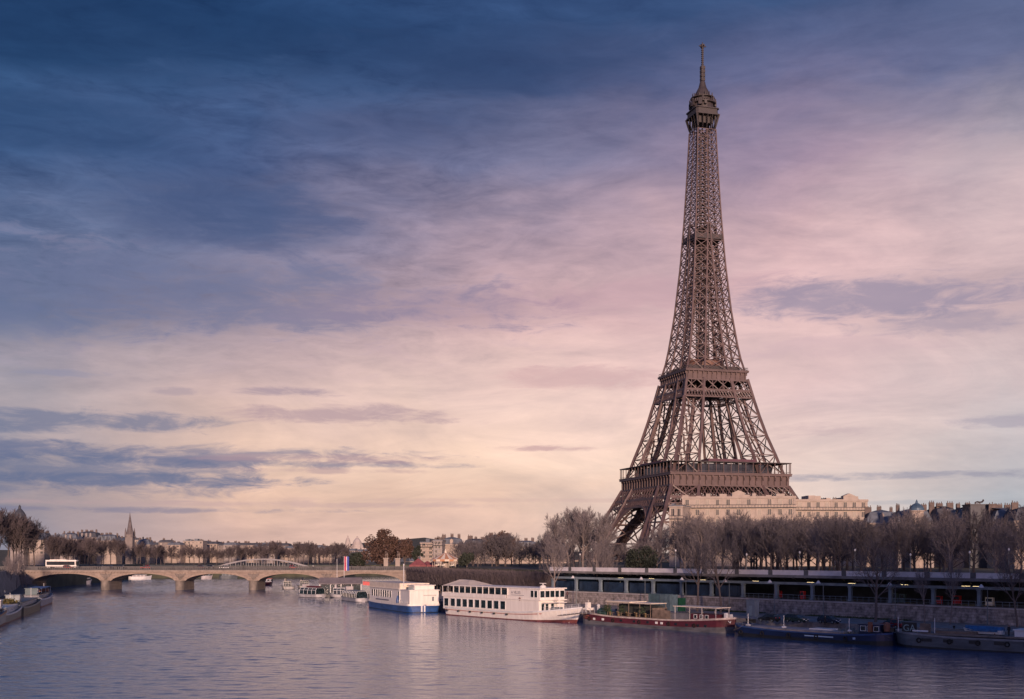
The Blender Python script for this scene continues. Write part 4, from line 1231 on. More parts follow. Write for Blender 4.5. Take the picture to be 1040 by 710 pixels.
# mansard roofs at the right
RB = [(880, 912, 430, 517, FACADE, ZINC, 'mansard', 'beige house with a grey zinc roof at the right end of the cream blocks'),
      (911, 948, 410, 516, FACADE_G, ZINC, 'mansard', 'grey zinc roofed house under the pointed blue dome'),
      (949, 976, 420, 513.5, FACADE_G, SLATE, 'mansard', 'dark slate roofed house right of the blue dome'),
      (977, 1008, 400, 514, FACADE, ZINC, 'mansard', 'beige house with the tall dark roof block and pale gables'),
      (1009, 1030, 385, 515, CREAM, ZINC, 'mansard', 'pale house with bluish zinc roof near the right edge'),
      (1031, 1075, 372, 513, FACADE, SLATE, 'mansard', 'house with dark slate roof at the right edge')]
for i, (a, b, d, py, wm, rm, rf, lab) in enumerate(RB):
    house(lab, a, b, d, ZS, zt(py, d), 7, wm, rm, rf, 14, R(-10 + 5 * (i % 4)), seed=20 + i, lowest=3, chim=3, step=3.0)
dd = 404
dome = thing('roof_dome', 'blue grey pointed dome on a round corner tower above the bare trees', 'dome', (sx(931, dd), dd, ZS))
m = MB(); m.lathe([(2.3, 0), (2.3, zt(520, dd) - ZS), (2.6, zt(519.5, dd) - ZS), (2.6, zt(518.5, dd) - ZS)], 20); m.build('tower_wall', FACADE, dome)
hb = zt(518.5, dd) - ZS
m = MB(); m.lathe([(2.5, hb), (2.4, hb + .8), (1.9, hb + 1.6), (1.1, hb + 2.2), (.5, hb + 2.5), (.4, hb + 2.9), (.05, hb + 3.8)], 20); m.build('dome_roof', mat('blue zinc dome', (.075, .13, .19), .5, .1, .2, .4), dome)
dd = 396
t = thing('roof_block', 'dark square roof block topped by a curling iron ornament', 'roof', (sx(996, dd), dd, ZS + .1))
b0, b1 = zt(530, dd) - ZS, zt(513.5, dd) - ZS
m = MB(); m.box(-4.2, 4.2, -2, 5, 0, b1); m.box(-4.4, 4.4, -2.2, 5.2, b1, b1 + .35); m.build('block', SLATE, t)
m = MB(); m.tube([(-1.9, 0, b1 + .3), (-1.9, 0, b1 + .9), (-1.2, 0, b1 + 1.2), (-.4, 0, b1 + 1.0), (.4, 0, b1 + 1.1), (.9, 0, b1 + 1.6), (.8, 0, b1 + 2.0)], [.2, .2, .25, .3, .32, .3, .2], 6); m.build('ornament', IRON_D, t)
# houses between the bridge end and the tower
LB = [(427, 441, 540, 551, FACADE, ZINC, 'flat', 6, 'grey stepped apartment house nearest the bridge end'),
      (440, 449, 536, 549, FACADE_G, ZINC, 'flat', 6, 'narrow grey apartment house second from the bridge end'),
      (447, 470, 545, 545.5, FACADE, ZINC, 'mansard', 7, 'apartment house behind the carousel roof'),
      (470, 492, 560, 547, CREAM, SLATE, 'mansard', 7, 'pinkish apartment house right of the carousel'),
      (491, 521, 556, 543, FACADE, SLATE, 'mansard', 7, 'tallest pinkish apartment house left of the tower'),
      (521, 546, 570, 549, CREAM, ZINC, 'mansard', 6, 'lower pale apartment house just left of the pale trees'),
      (545, 575, 590, 551, FACADE, ZINC, 'mansard', 6, 'apartment house half hidden by the tall pale trees')]
for i, (a, b, d, py, wm, rm, rf, fl, lab) in enumerate(LB):
    house(lab, a, b, d, ZS - 1, zt(py, d), fl, wm, rm, rf, 14, R(-12 + 6 * (i % 3)), seed=40 + i, lowest=2, chim=3, step=2.8, terrace=1 if rf == 'flat' else 0)
# left bank houses and the skyline beyond the bridge
for i, (a, b, d, py, wm, rm, rf, lab) in enumerate([
        (29, 45, 690, 540.5, CREAM, ZINC, 'gable', 'pale house between the left bank trees and the domed tower'),
        (60, 78, 905, 541, FACADE_G, ZINC, 'mansard', 'grey roofed block at the left of the skyline before the spire'),
        (77, 98, 930, 539.5, FACADE_G, SLATE, 'mansard', 'tall block with cluttered roof left of the spire'),
        (97, 118, 915, 542.5, CREAM, ZINC, 'mansard', 'white fronted block just left of the spire'),
        (138, 152, 960, 547, CREAM, ZINC, 'mansard', 'pale block just right of the spire'),
        (186, 206, 1010, 549.5, CREAM, ZINC, 'flat', 'long pale flat roofed block above the far trees')]):
    house(lab, a, b, d, 8.6 if d < 760 else 7.2, zt(py, d), 7, wm, rm, rf, 14, 0, seed=60 + i, lowest=3, chim=4, step=3.0)
for j in range(30):
    px = 58 + j * 9.8 + rnd.uniform(-3, 3)
    d = rnd.uniform(965, 1090)
    py = np.interp(px, [60, 120, 150, 200, 260, 300, 345], [543, 545, 548, 550, 551, 553, 555]) + rnd.uniform(-1.5, 3.0)
    house('pale grey roofed house in the skyline row behind the far trees', px - rnd.uniform(5, 9), px + rnd.uniform(5, 9), d, 7.2, zt(py, d), 6, (FACADE, mat('dim facade', (.22, .19, .18), .85, 0, .15, .3), FACADE_G, MATS['dim facade'] if 'dim facade' in MATS else FACADE_G)[j % 4], (ZINC, SLATE, SLATE)[j % 3], 'mansard', 12, rnd.uniform(-.25, .25), seed=200 + j, lowest=2, chim=2, step=3.2, attic=False, group='houses in the skyline row behind the far trees')
def hh_(px, d, py): return ((px - 520) / F * d, d, zt(py, d))
house('long lit palace front with rows of windows right of the footbridge arch', 292, 323, 1015, 7.2, zt(560.5, 1015), 3, CREAM, ZINC, 'flat', 16, 0, seed=71, lowest=0, chim=2, step=2.6)
house('lit corner block at the left end of the palace front', 286, 297, 1060, 7.2, zt(558.5, 1060), 4, CREAM, ZINC, 'mansard', 16, 0, seed=72, lowest=0, chim=2, step=3)
# the far hill: small houses, each with walls, roof and chimneys
FH = []
for w_ in range(3):
    for wm, rm in ((CREAM, ZINC), (FACADE, SLATE), (FACADE_G, ZINC)):
        FH.append((wm, rm))
rnd = random.Random(8)
for j in range(96):
    px = 60 + rnd.random() * 370
    lay = j % 3
    d = (1180, 1650, 2150)[lay] + rnd.uniform(-60, 60)
    ridge = np.interp(px, [60, 130, 200, 260, 300, 340, 380, 430], [548, 549, 552, 551, 553, 556, 559, 558])
    py = ridge + (6, 3, 0)[lay] + rnd.uniform(-1.2, 2.2)
    wm, rm = FH[j % 9]
    x, y = (px - 520) / F * d, d
    Wd, Dp = rnd.uniform(16, 34), 14
    z1 = zt(py, d); z0 = 7.0
    t = thing('hillside_house', 'small pale house on the far hillside of the skyline', 'house', (x, y, z0), rnd.uniform(-.5, .5), 'small houses on the far hillside')
    hb = z1 - z0 - 5
    m = MB(); m.box(-Wd / 2, Wd / 2, 0, Dp, 0, hb)
    for fl in range(4):
        m.box(-Wd / 2 - .2, Wd / 2 + .2, -.25, Dp, hb - .5 - fl * 3.4, hb - .2 - fl * 3.4)
    m.build('wall', wm, t)
    m = MB()
    for fl in range(4):
        for i in range(int(Wd / 3.2)):
            m.box(-Wd / 2 + 1 + i * 3.2, -Wd / 2 + 2.3 + i * 3.2, -.1, -.01, hb - 3.0 - fl * 3.4, hb - 1.0 - fl * 3.4)
    m.build('window_rows', GLASS, t)
    m = MB(); m.extr([(-.2, hb), (Dp + .2, hb), (Dp - 2, hb + 4), (2, hb + 4)], 'x', -Wd / 2, Wd / 2); m.build('roof', rm, t)
    m = MB()
    for i in range(2): m.box(-Wd / 3 + i * Wd / 2, -Wd / 3 + i * Wd / 2 + 1.6, 5, 6, hb + 3.6, hb + 6.6)
    m.build('chimney', BRICK, t)
# spire, domed tower, basilica
def spire(px, d, top, base, w, label):
    t = thing('church_spire', label, 'church', ((px - 520) / F * d, d, 7.2))
    zt_, zb = zt(top, d) - 7.2, zt(base, d) - 7.2
    m = MB(); m.box(-w / 2, w / 2, -w / 2, w / 2, 0, zb); m.box(-w / 2 - .3, w / 2 + .3, -w / 2 - .3, w / 2 + .3, zb - .6, zb); m.build('tower_wall', mat('dim facade', (.22, .19, .18), .85, 0, .15, .3), t)
    m = MB(); m.lathe([(w * .52, zb), (w * .28, zb + (zt_ - zb) * .42), (.25, zt_ - 1.2), (.08, zt_)], 8); m.build('spire_roof', mat('spire stone', (.15, .13, .135), .8, 0, .2, .4), t)
    for sx_ in (-1, 1):
        for sy_ in (-1, 1):
            m = MB(); m.lathe([(.8, zb - 2), (.8, zb + 1.5), (.05, zb + 5.5)], 6, (sx_ * w * .45, sy_ * w * .45)); m.build('pinnacle', MATS['spire stone'], t)
    return t
spire(132, 905, 520.5, 543, 5.6, 'slender pointed church spire on the skyline left of the middle')
dd = 700
t = thing('domed_tower', 'dark domed tower rising behind the left bank trees', 'tower', (sx(20, dd), dd, 8.6))
b = zt(531, dd) - 8.6
m = MB(); m.box(-4, 4, -4, 4, 0, b)
for i in range(4): m.box(-3 + i * 1.8, -2.2 + i * 1.8, -4.1, -3.9, b - 4, b - 1)
m.build('tower_wall', FACADE_G, t)
m = MB(); m.lathe([(3.9, b), (3.9, b + 2), (3.6, b + 4), (2.8, b + 6), (1.6, b + 7.6), (.8, b + 8.4), (.7, b + 9.6), (.1, b + 10.8)], 14); m.build('dome_roof', SLATE, t)
dd = 2480
t = thing('hilltop_basilica', 'distant white basilica with a bell tower and tall domes on the hill', 'church', (sx(358, dd), dd, 40))
z0 = zt(561, dd) - 40
BAS = mat('travertine', (.45, .4, .37), .8, 0, .1, .1)
m = MB(); m.box(-26, 30, -12, 25, z0 - 25, zt(556.5, dd) - 40); m.build('nave', BAS, t)
def dome_on(px, top, r, nm):
    x = sx(px, dd) - sx(358, dd); tp = zt(top, dd) - 40; h = tp - z0
    m = MB(); m.lathe([(r, z0 - 4), (r, z0 + h * .42), (r * .95, z0 + h * .5), (r * .8, z0 + h * .66), (r * .5, z0 + h * .8), (r * .22, z0 + h * .88), (r * .2, z0 + h * .95), (.2, tp)], 14, (x, 0)); m.build(nm, BAS, t)
dome_on(353.3, 543.5, 6.0, 'bell_tower'); dome_on(362.8, 544.5, 10.5, 'great_dome'); dome_on(358.5, 552, 5, 'small_dome'); dome_on(366.8, 550.5, 5, 'small_dome')
# the arched footbridge upstream
fb = thing('arched_footbridge', 'pale steel arched footbridge seen above the stone bridge', 'bridge', (sx(266, 790), 790, 0))
m = MB()
for yy in (0, 7):
    P_ = [(-42 + 84 * i / 24, yy, 2 + 9.6 * math.sin(math.pi * i / 24) ** .9) for i in range(25)]
    for a, b in zip(P_[:-1], P_[1:]): m.beam(a, b, .5, .7)
m.build('arch', mat('footbridge steel', (.26, .25, .26), .6, 0, .1, .3), fb)
m = MB()
for yy in (0, 7):
    for i in range(2, 23): m.beam((-42 + 84 * i / 24, yy, 2 + 9.6 * math.sin(math.pi * i / 24) ** .9), (-42 + 84 * i / 24, yy, 6.6), .3)
m.build('hangers', MATS['footbridge steel'], fb)
m = MB(); m.box(-90, 62, -.5, 7.5, 6.0, 6.6); m.box(-90, 62, -.5, -.4, 7.4, 7.5); m.build('deck', LAMP_M, fb)
# carousel and red tents by the bridge end
dd = 432
c = thing('carousel', 'carousel with a striped cream conical roof at the end of the clipped hedge', 'carousel', (sx(452.5, dd), dd, ZS - .9))
m = MB(); m.lathe([(5.2, 0), (5.2, .5)], 20); m.build('platform', WOOD, c)
m = MB(); m.lathe([(1.2, .5), (1.2, 3.8)], 10); m.build('drum', CREAM, c)
e = zt(568, dd) - ZS + .9; pk = zt(560.8, dd) - ZS + .9
for i in range(10):
    a = i * math.pi / 5
    m = MB(); m.tube([(4.7 * math.cos(a), 4.7 * math.sin(a), .5), (4.7 * math.cos(a), 4.7 * math.sin(a), e)], .09, 5); m.build('column', CANVAS, c)
n = 20; vs = [(0, 0, pk)] + [(5.4 * math.cos(2 * math.pi * k / n), 5.4 * math.sin(2 * math.pi * k / n), e) for k in range(n)] + [(5.45 * math.cos(2 * math.pi * k / n), 5.45 * math.sin(2 * math.pi * k / n), e - .75) for k in range(n)]
m = MB()
for k in range(n):
    m.add([vs[0], vs[1 + k], vs[1 + (k + 1) % n]], [(0, 1, 2)], k % 2); m.add([vs[1 + k], vs[1 + n + k], vs[1 + n + (k + 1) % n], vs[1 + (k + 1) % n]], [(0, 1, 2, 3)], (k + 1) % 2)
m.lathe([(.5, pk - .4), (.4, pk + .4), (.05, pk + 1.2)], 8)
m.build('roof', [CANVAS, mat('terracotta canvas', (.5, .25, .14), .8, 0, .1, 1)], c)
for i in range(6):
    a = i * math.pi / 3 + .3
    m = MB(); x, y = 3.3 * math.cos(a), 3.3 * math.sin(a)
    m.tube([(x - .5, y, 1.5), (x, y, 1.6), (x + .5, y, 1.6), (x + .8, y, 2.1)], [.15, .26, .24, .12], 6); m.tube([(x, y, .5), (x, y, 3.3)], .04, 4); m.build('wooden_horse', WHITE, c)
for j, (px, d, w, lab) in enumerate(((425, 440, 3.2, 'red market tent with a pale peak at the bridge end'), (434, 446, 2.8, 'second red market tent, between the first and the carousel'), (440, 440, 2.2, 'smallest red market tent, nearest the carousel'))):
    t = thing('market_tent', lab, 'tent', (sx(px, d), d, ZS - 1.2))
    m = MB(); z = zt(574, d) - ZS + 1.2
    m.add([(-w, -w, z), (w, -w, z), (w, w, z), (-w, w, z), (0, 0, z + 1.6 + (1 if j == 0 else 0))], [(0, 1, 4), (1, 2, 4), (2, 3, 4), (3, 0, 4), (3, 2, 1, 0)]); m.box(-w, w, -w, w, z - .6, z)
    m.build('canopy', [mat('red canvas', (.26, .08, .085), .8, 0, .15, 1)], t)
    for a in (-1, 1):
        for b in (-1, 1):
            m = MB(); m.tube([(a * w * .95, b * w * .95, 0), (a * w * .95, b * w * .95, z - .6)], .06, 5); m.build('pole', WHITE2, t)
# ================================================================== BOATS
class Hull:
    def __init__(s, L, B, zd, bow, stern, sheer_b=0.8, sheer_s=0.3, pb=1.8, ps=2.2, rake=0.0, flare=0.08, zb=-.7):
        s.__dict__.update(L=L, B=B, zd=zd, bow=bow, stern=stern, sb=sheer_b, ss=sheer_s, pb=pb, ps=ps, rake=rake, flare=flare, zb=zb)
    def w(s, x):
        f = 1.0
        if x > s.L - s.bow: f = max(0.0, 1 - ((x - (s.L - s.bow)) / s.bow) ** s.pb)
        if x < s.stern: f = min(f, max(.0, 1 - ((s.stern - x) / s.stern) ** s.ps * .75))
        return s.B / 2 * f
    def deck(s, x):
        u = x / s.L
        return s.zd + s.sb * max(0, (u - .55) / .45) ** 2 + s.ss * max(0, (.35 - u) / .35) ** 2
    def pt(s, x, t, side, e=0.0):
        """t = 0 at the bottom, 1 at the deck edge; side -1 starboard"""
        zt_ = s.deck(x); z = s.zb + (zt_ - s.zb) * t
        k = 1 - s.flare * (1 - t) - (.5 * (1 - t) * max(0, (x - (s.L - s.bow)) / s.bow))
        rk = s.rake * max(0, (x - (s.L - s.bow * 1.5)) / (s.bow * 1.5)) * (t - .3)
        return (x + rk + (e if x > s.L * .98 else 0), side * (s.w(x) * max(k, .02) + e), z)
    def xs(s, n=34):
        r = [s.L * i / n for i in range(n + 1)]
        r += [s.L - s.bow * q for q in (.75, .5, .35, .22, .12, .05, .015)] + [s.stern * q for q in (.05, .15, .3, .5)]
        return sorted(set(round(x, 3) for x in r))
    def mesh(s):
        m = MB(); xs = s.xs(); T_ = (0, .2, .4, .6, .8, 1.0); k = len(T_)
        vs = []
        for x in xs:
            for t in T_: vs.append(s.pt(x, t, -1))
            for t in reversed(T_): vs.append(s.pt(x, t, 1))
        fs = []; w = 2 * k
        for i in range(len(xs) - 1):
            for j in range(w):
                fs.append((i * w + j, i * w + (j + 1) % w, (i + 1) * w + (j + 1) % w, (i + 1) * w + j))
        fs.append(tuple(range(w))); fs.append(tuple((len(xs) - 1) * w + j for j in reversed(range(w))))
        m.add(vs, fs)
        return m
    def strip(s, t0, t1, e=.03, x0=0.0, x1=None, up=0.0):
        """a painted or raised strake that follows the side, t0..t1 of its height"""
        m = MB(); x1 = s.L if x1 is None else x1
        xs = [x for x in s.xs() if x0 <= x <= x1]
        for side in (-1, 1):
            vs = []
            for x in xs:
                a, b = s.pt(x, t0, side, e), s.pt(x, t1, side, e)
                ai, bi = s.pt(x, t0, side, e - .09), s.pt(x, t1, side, e - .09)
                vs += [a, (b[0], b[1], b[2] + up), (bi[0], bi[1], bi[2] + up), ai]
            n = len(xs)
            m.add(vs, [(i * 4 + j, i * 4 + (j + 1) % 4, i * 4 + 4 + (j + 1) % 4, i * 4 + 4 + j) for i in range(n - 1) for j in range(4)] + [(0, 1, 2, 3), tuple(n * 4 - 4 + j for j in (3, 2, 1, 0))])
        return m
    def rail(s, m, x0, x1, h=1.0, inset=.15, step=1.6, th=.045, bars=2):
        for side in (-1, 1):
            pts = []
            x = x0
            while x <= x1 + .01:
                p = s.pt(min(x, s.L - .02), 1, side); pts.append(Vector((p[0], p[1] - side * min(inset, abs(p[1])), p[2]))); x += step
            for p in pts: m.beam(p, p + Vector((0, 0, h)), th)
            for a, b in zip(pts[:-1], pts[1:]):
                for k in range(1, bars + 1): m.beam(a + Vector((0, 0, h * k / bars)), b + Vector((0, 0, h * k / bars)), th)

def ship(name, label, a, b, B, cat='boat', back=0.0, group=None):
    """a and b: waterline points of the side towards the open river, stern then bow"""
    a, b = Vector(a), Vector(b)
    d = (b - a).normalized(); n = Vector((-d.y, d.x))
    o = a + n * (B / 2) - d * back
    return thing(name, label, cat, (o.x, o.y, 0), math.atan2(d.y, d.x), group), (b - a).length + back
def wins(p, m_, xs, y, z0, z1, w, name='window', frame=True, side=-1, th=.05):
    """one window with its frame per x, on a wall at y that faces the river"""
    for x in xs:
        m = MB(); m.box(x - w / 2, x + w / 2, y - th if side < 0 else y, y if side < 0 else y + th, z0, z1)
        if frame:
            f = MB(); e = .09; q0, q1 = (y - th - .03, y) if side < 0 else (y, y + th + .03)
            f.box(x - w / 2 - e, x + w / 2 + e, q0, q1, z1, z1 + e); f.box(x - w / 2 - e, x + w / 2 + e, q0, q1, z0 - e, z0)
            f.box(x - w / 2 - e, x - w / 2, q0, q1, z0, z1); f.box(x + w / 2, x + w / 2 + e, q0, q1, z0, z1)
            fo = f.build(name, WHITE2, p); m.build('pane', m_, fo)
        else:
            m.build(name, m_, p)
def winsx(p, m_, x, ys, z0, z1, w, name='front_window'):
    for y in ys:
        f = MB(); e = .08
        f.box(x, x + .08, y - w / 2 - e, y - w / 2, z0, z1); f.box(x, x + .08, y + w / 2, y + w / 2 + e, z0, z1); f.box(x, x + .08, y - w / 2 - e, y + w / 2 + e, z1, z1 + e); f.box(x, x + .08, y - w / 2 - e, y + w / 2 + e, z0 - e, z0)
        fo = f.build(name, WHITE2, p); m = MB(); m.box(x, x + .05, y - w / 2, y + w / 2, z0, z1); m.build('pane', m_, fo)
def text(s, parent, loc, size, m, rot):
    c = bpy.data.curves.new('lettering', 'FONT'); c.body = s; c.size = size; c.extrude = .01; c.align_x = 'LEFT'
    c.materials.append(m)
    tmp = bpy.data.objects.new('lettering', c); C.objects.link(tmp)
    me = bpy.data.meshes.new_from_object(tmp.evaluated_get(bpy.context.evaluated_depsgraph_get()))
    bpy.data.objects.remove(tmp); bpy.data.curves.remove(c)
    o = bpy.data.objects.new('lettering', me); C.objects.link(o); o.parent = parent; o.location = loc; o.rotation_euler = rot
    if not me.materials: me.materials.append(m)
    return o
def person(label, x, y, z, rz, shirt, trousers, h=1.72, parent=None, stride=.12, lean=0.0):
    t = thing('person', label, 'person', (x, y, z), rz)
    k = h / 1.75
    V = [(0, 0, .95), (0, -.01, 1.15), (0, -.02 + lean * .5, 1.40), (0, lean, 1.52), (0, .02 + lean, 1.62), (0, .03 + lean, 1.70),
         (-.10, 0, .90), (-.11, .04 + stride * .4, .50), (-.11, stride, .08), (-.11, stride + .16, .03),
         (.10, 0, .90), (.11, .05 - stride * .4, .50), (.11, -stride, .08), (.11, -stride + .16, .03),
         (-.19, lean * .8, 1.40), (-.25, .0, 1.13), (-.24, .12, .88), (.19, lean * .8, 1.40), (.25, -.02, 1.13), (.24, .10, .88)]
    E_ = [(0, 1), (1, 2), (2, 3), (3, 4), (4, 5), (0, 6), (6, 7), (7, 8), (8, 9), (0, 10), (10, 11), (11, 12), (12, 13), (2, 14), (14, 15), (15, 16), (2, 17), (17, 18), (18, 19)]
    rad = [.15, .14, .16, .06, .10, .08, .10, .07, .05, .04, .10, .07, .05, .04, .07, .05, .035, .07, .05, .035]
    me = bpy.data.meshes.new('body'); me.from_pydata([(a * k, b * k, c * k) for a, b, c in V], E_, [])
    me.materials.append(trousers)
    o = bpy.data.objects.new('body', me); C.objects.link(o); o.parent = t
    sk = o.modifiers.new('skin', 'SKIN'); sk.use_smooth_shade = True
    for i, r in enumerate(rad): me.skin_vertices[0].data[i].radius = (r * k, r * k)
    me.skin_vertices[0].data[0].use_root = True
    su = o.modifiers.new('sub', 'SUBSURF'); su.levels = 1; su.render_levels = 1
    m = MB(); m.lathe([(.19 * k, .86 * k), (.19 * k, 1.1 * k), (.21 * k, 1.38 * k), (.12 * k, 1.5 * k)], 10); m.build('coat', shirt, t)
    m = MB(); m.lathe([(.06 * k, 1.5 * k), (.1 * k, 1.58 * k), (.105 * k, 1.66 * k), (.06 * k, 1.735 * k)], 10); m.build('face', SKIN, t)
    m = MB(); m.lathe([(.112 * k, 1.64 * k), (.1 * k, 1.72 * k), (.04 * k, 1.765 * k)], 10); m.build('hair', BLACK, t)
    return t

# ---- the big white two-deck vessel
def white_ship():
    t, L = ship('passenger_ship', 'long white two deck passenger ship with a cream canopy at its stern', G(448, 624.2), G(563, 632.8), 8.0)
    H_ = Hull(L + 3.2, 8.0, 1.75, 12, 2.5, 1.7, .15, 1.7, 3, 2.2, .12)
    H_.mesh().build('hull', WHITE, t, smooth=False)
    H_.strip(.0, .36, .02).build('boot_topping', mat('dull red bottom paint', (.2, .06, .055), .6, 0, .25, .8), t)
    H_.strip(.80, .86, .06, 1, L * .88).build('red_stripe', mat('faded red stripe', (.42, .12, .1), .5, 0, .2, 1), t)
    H_.strip(.97, 1.0, .08, up=.22).build('rubbing_strake', WHITE2, t)
    yw = -3.75
    m = MB(); m.box(.6, L * .87, yw, 3.75, 1.6, 4.75); m.build('lower_cabin', WHITE, t)
    m = MB(); m.box(.2, L * .885, -3.95, 3.95, 4.75, 4.98); m.build('upper_deck', WHITE, t)
    xe = L * .875
    m = MB(); m.box(L * .60, xe, yw + .1, 3.6, 4.98, 7.35); m.build('upper_cabin', WHITE, t)
    m = MB(); m.box(4.0, xe + .5, -3.9, 3.9, 7.35, 7.6); m.build('roof', WHITE, t)
    m = MB(); m.box(.3, L * .60, -3.9, -3.78, 4.98, 5.75); m.box(.3, L * .60, 3.78, 3.9, 4.98, 5.75); m.box(.2, .32, -3.9, 3.9, 4.98, 5.75); m.build('bulwark', WHITE, t)
    for x in [5.3 + i * 2.5 for i in range(10)]:
        for sy in (-3.82, 3.82):
            m = MB(); m.box(x - .09, x + .09, sy - .08, sy + .08, 5.75, 7.349); m.build('post', WHITE, t)
    wins(t, GLASS_B, [6.5 + i * 2.5 for i in range(9)], -3.7, 5.85, 7.0, 2.0, 'glazed_panel', False)
    m = MB(); m.box(5.2, L * .599, -3.0, 3.0, 4.99, 7.2); m.build('saloon', mat('saloon interior', (.16, .15, .16), .8, 0, .3, .6), t)
    wins(t, GLASS_B, [2.1] + [5.0 + i * 2.62 for i in range(9)], yw, 2.35, 4.2, 1.85)
    wins(t, GLASS_B, [L * .815, L * .845], yw + .1, 5.5, 6.95, 1.0)
    winsx(t, GLASS_B, xe, [-2.9, -1.45, 0, 1.45, 2.9], 5.5, 6.95, 1.2)
    winsx(t, GLASS_B, L * .87, [-2.6, -1.4, .2], 2.5, 4.0, .8)
    m = MB(); m.box(L * .87, L * .87 + 1.6, -3.2, 3.2, 4.2, 4.35); m.build('front_canopy', WHITE, t)
    # canopy tent over the stern terrace
    m = MB()
    m.add([(-.1, -3.9, 7.3), (12, -3.9, 7.55), (12, 3.9, 7.55), (-.1, 3.9, 7.3), (3.6, -.8, 8.9), (7.6, -.8, 8.75), (7.6, .8, 8.75), (3.6, .8, 8.9)],
          [(0, 1, 5, 4), (1, 2, 6, 5), (2, 3, 7, 6), (3, 0, 4, 7), (4, 5, 6, 7), (3, 2, 1, 0)])
    m.build('canopy', CANVAS, t)
    for x in (.2, 2.7):
        for sy in (-3.7, 3.7):
            m = MB(); m.tube([(x, sy, 5.7), (x, sy, 7.3)], .06, 6); m.build('canopy_post', WHITE2, t)
    m = MB(); m.lathe([(.8, 7.6), (.75, 7.85), (.5, 8.1), (.1, 8.25)], 12, (L * .8, 0)); m.tube([(L * .8, 0, 8.2), (L * .8, 0, 8.6)], .12, 6); m.box(L * .8 - 1.1, L * .8 + 1.1, -.1, .1, 8.5, 8.66); m.build('radar', WHITE, t)
    text('A VILLES', t, (L * .64, yw + .06, 6.1), .95, mat('grey lettering', (.18, .18, .22), .6), (R(90), 0, 0))
    m = MB(); m.box(L * .64, L * .64 + 4.8, yw + .05, yw + .09, 5.75, 5.84); m.build('sign_rule', MATS['grey lettering'], t)
    m = MB()
    for x in (3, 8, 13, 18, 23, 28): m.lathe([(.02, 1.0), (.3, 1.05), (.3, 1.45), (.02, 1.5)], 8, (x, -4.2))
    m.build('fenders', BLACK, t)
    m = MB(); H_.rail(m, L * .88, L + 2.4, 1.0, .25, 1.3); m.build('bow_railing', WHITE2, t)
    m = MB(); m.tube([(L * .93, 0, 3.2), (L * .93, 0, 7.0)], .06, 6); m.build('bow_mast', WHITE2, t)
    m = MB()
    for i in range(4): m.box(L * .9 + i * .2, L * .9 + .5 + i * .2, -1.2 + i * .7, -.8 + i * .7, 2.4, 3.3)
    m.build('bow_winch', LAMP_M, t)
    m = MB(); m.lathe([(.36, 0), (.36, .1)], 12); o = m.build('life_ring', ORANGE, t); o.location = (L * .715, yw - .02, 4.95); o.rotation_euler = (R(90), 0, 0)
white_ship()
g1 = Vector(G(577, 627, 2)); 
t = thing('gangway', 'pale gangway leading from the bow of the white ship to the quay', 'gangway', (g1.x, g1.y, 0), math.atan2(.79, .61))
m = MB(); m.beam((-3, 0, 2.5), (9, 0, 2.75), 1.4, .14); m.build('walkway', DECK, t)
m = MB()
for sy in (-.65, .65):
    m.beam((-3, sy, 3.5), (9, sy, 3.75), .06)
    for i in range(9): m.beam((-3 + i * 1.5, sy, 2.5), (-3 + i * 1.5, sy, 3.6), .05)
m.build('handrail', WHITE2, t)

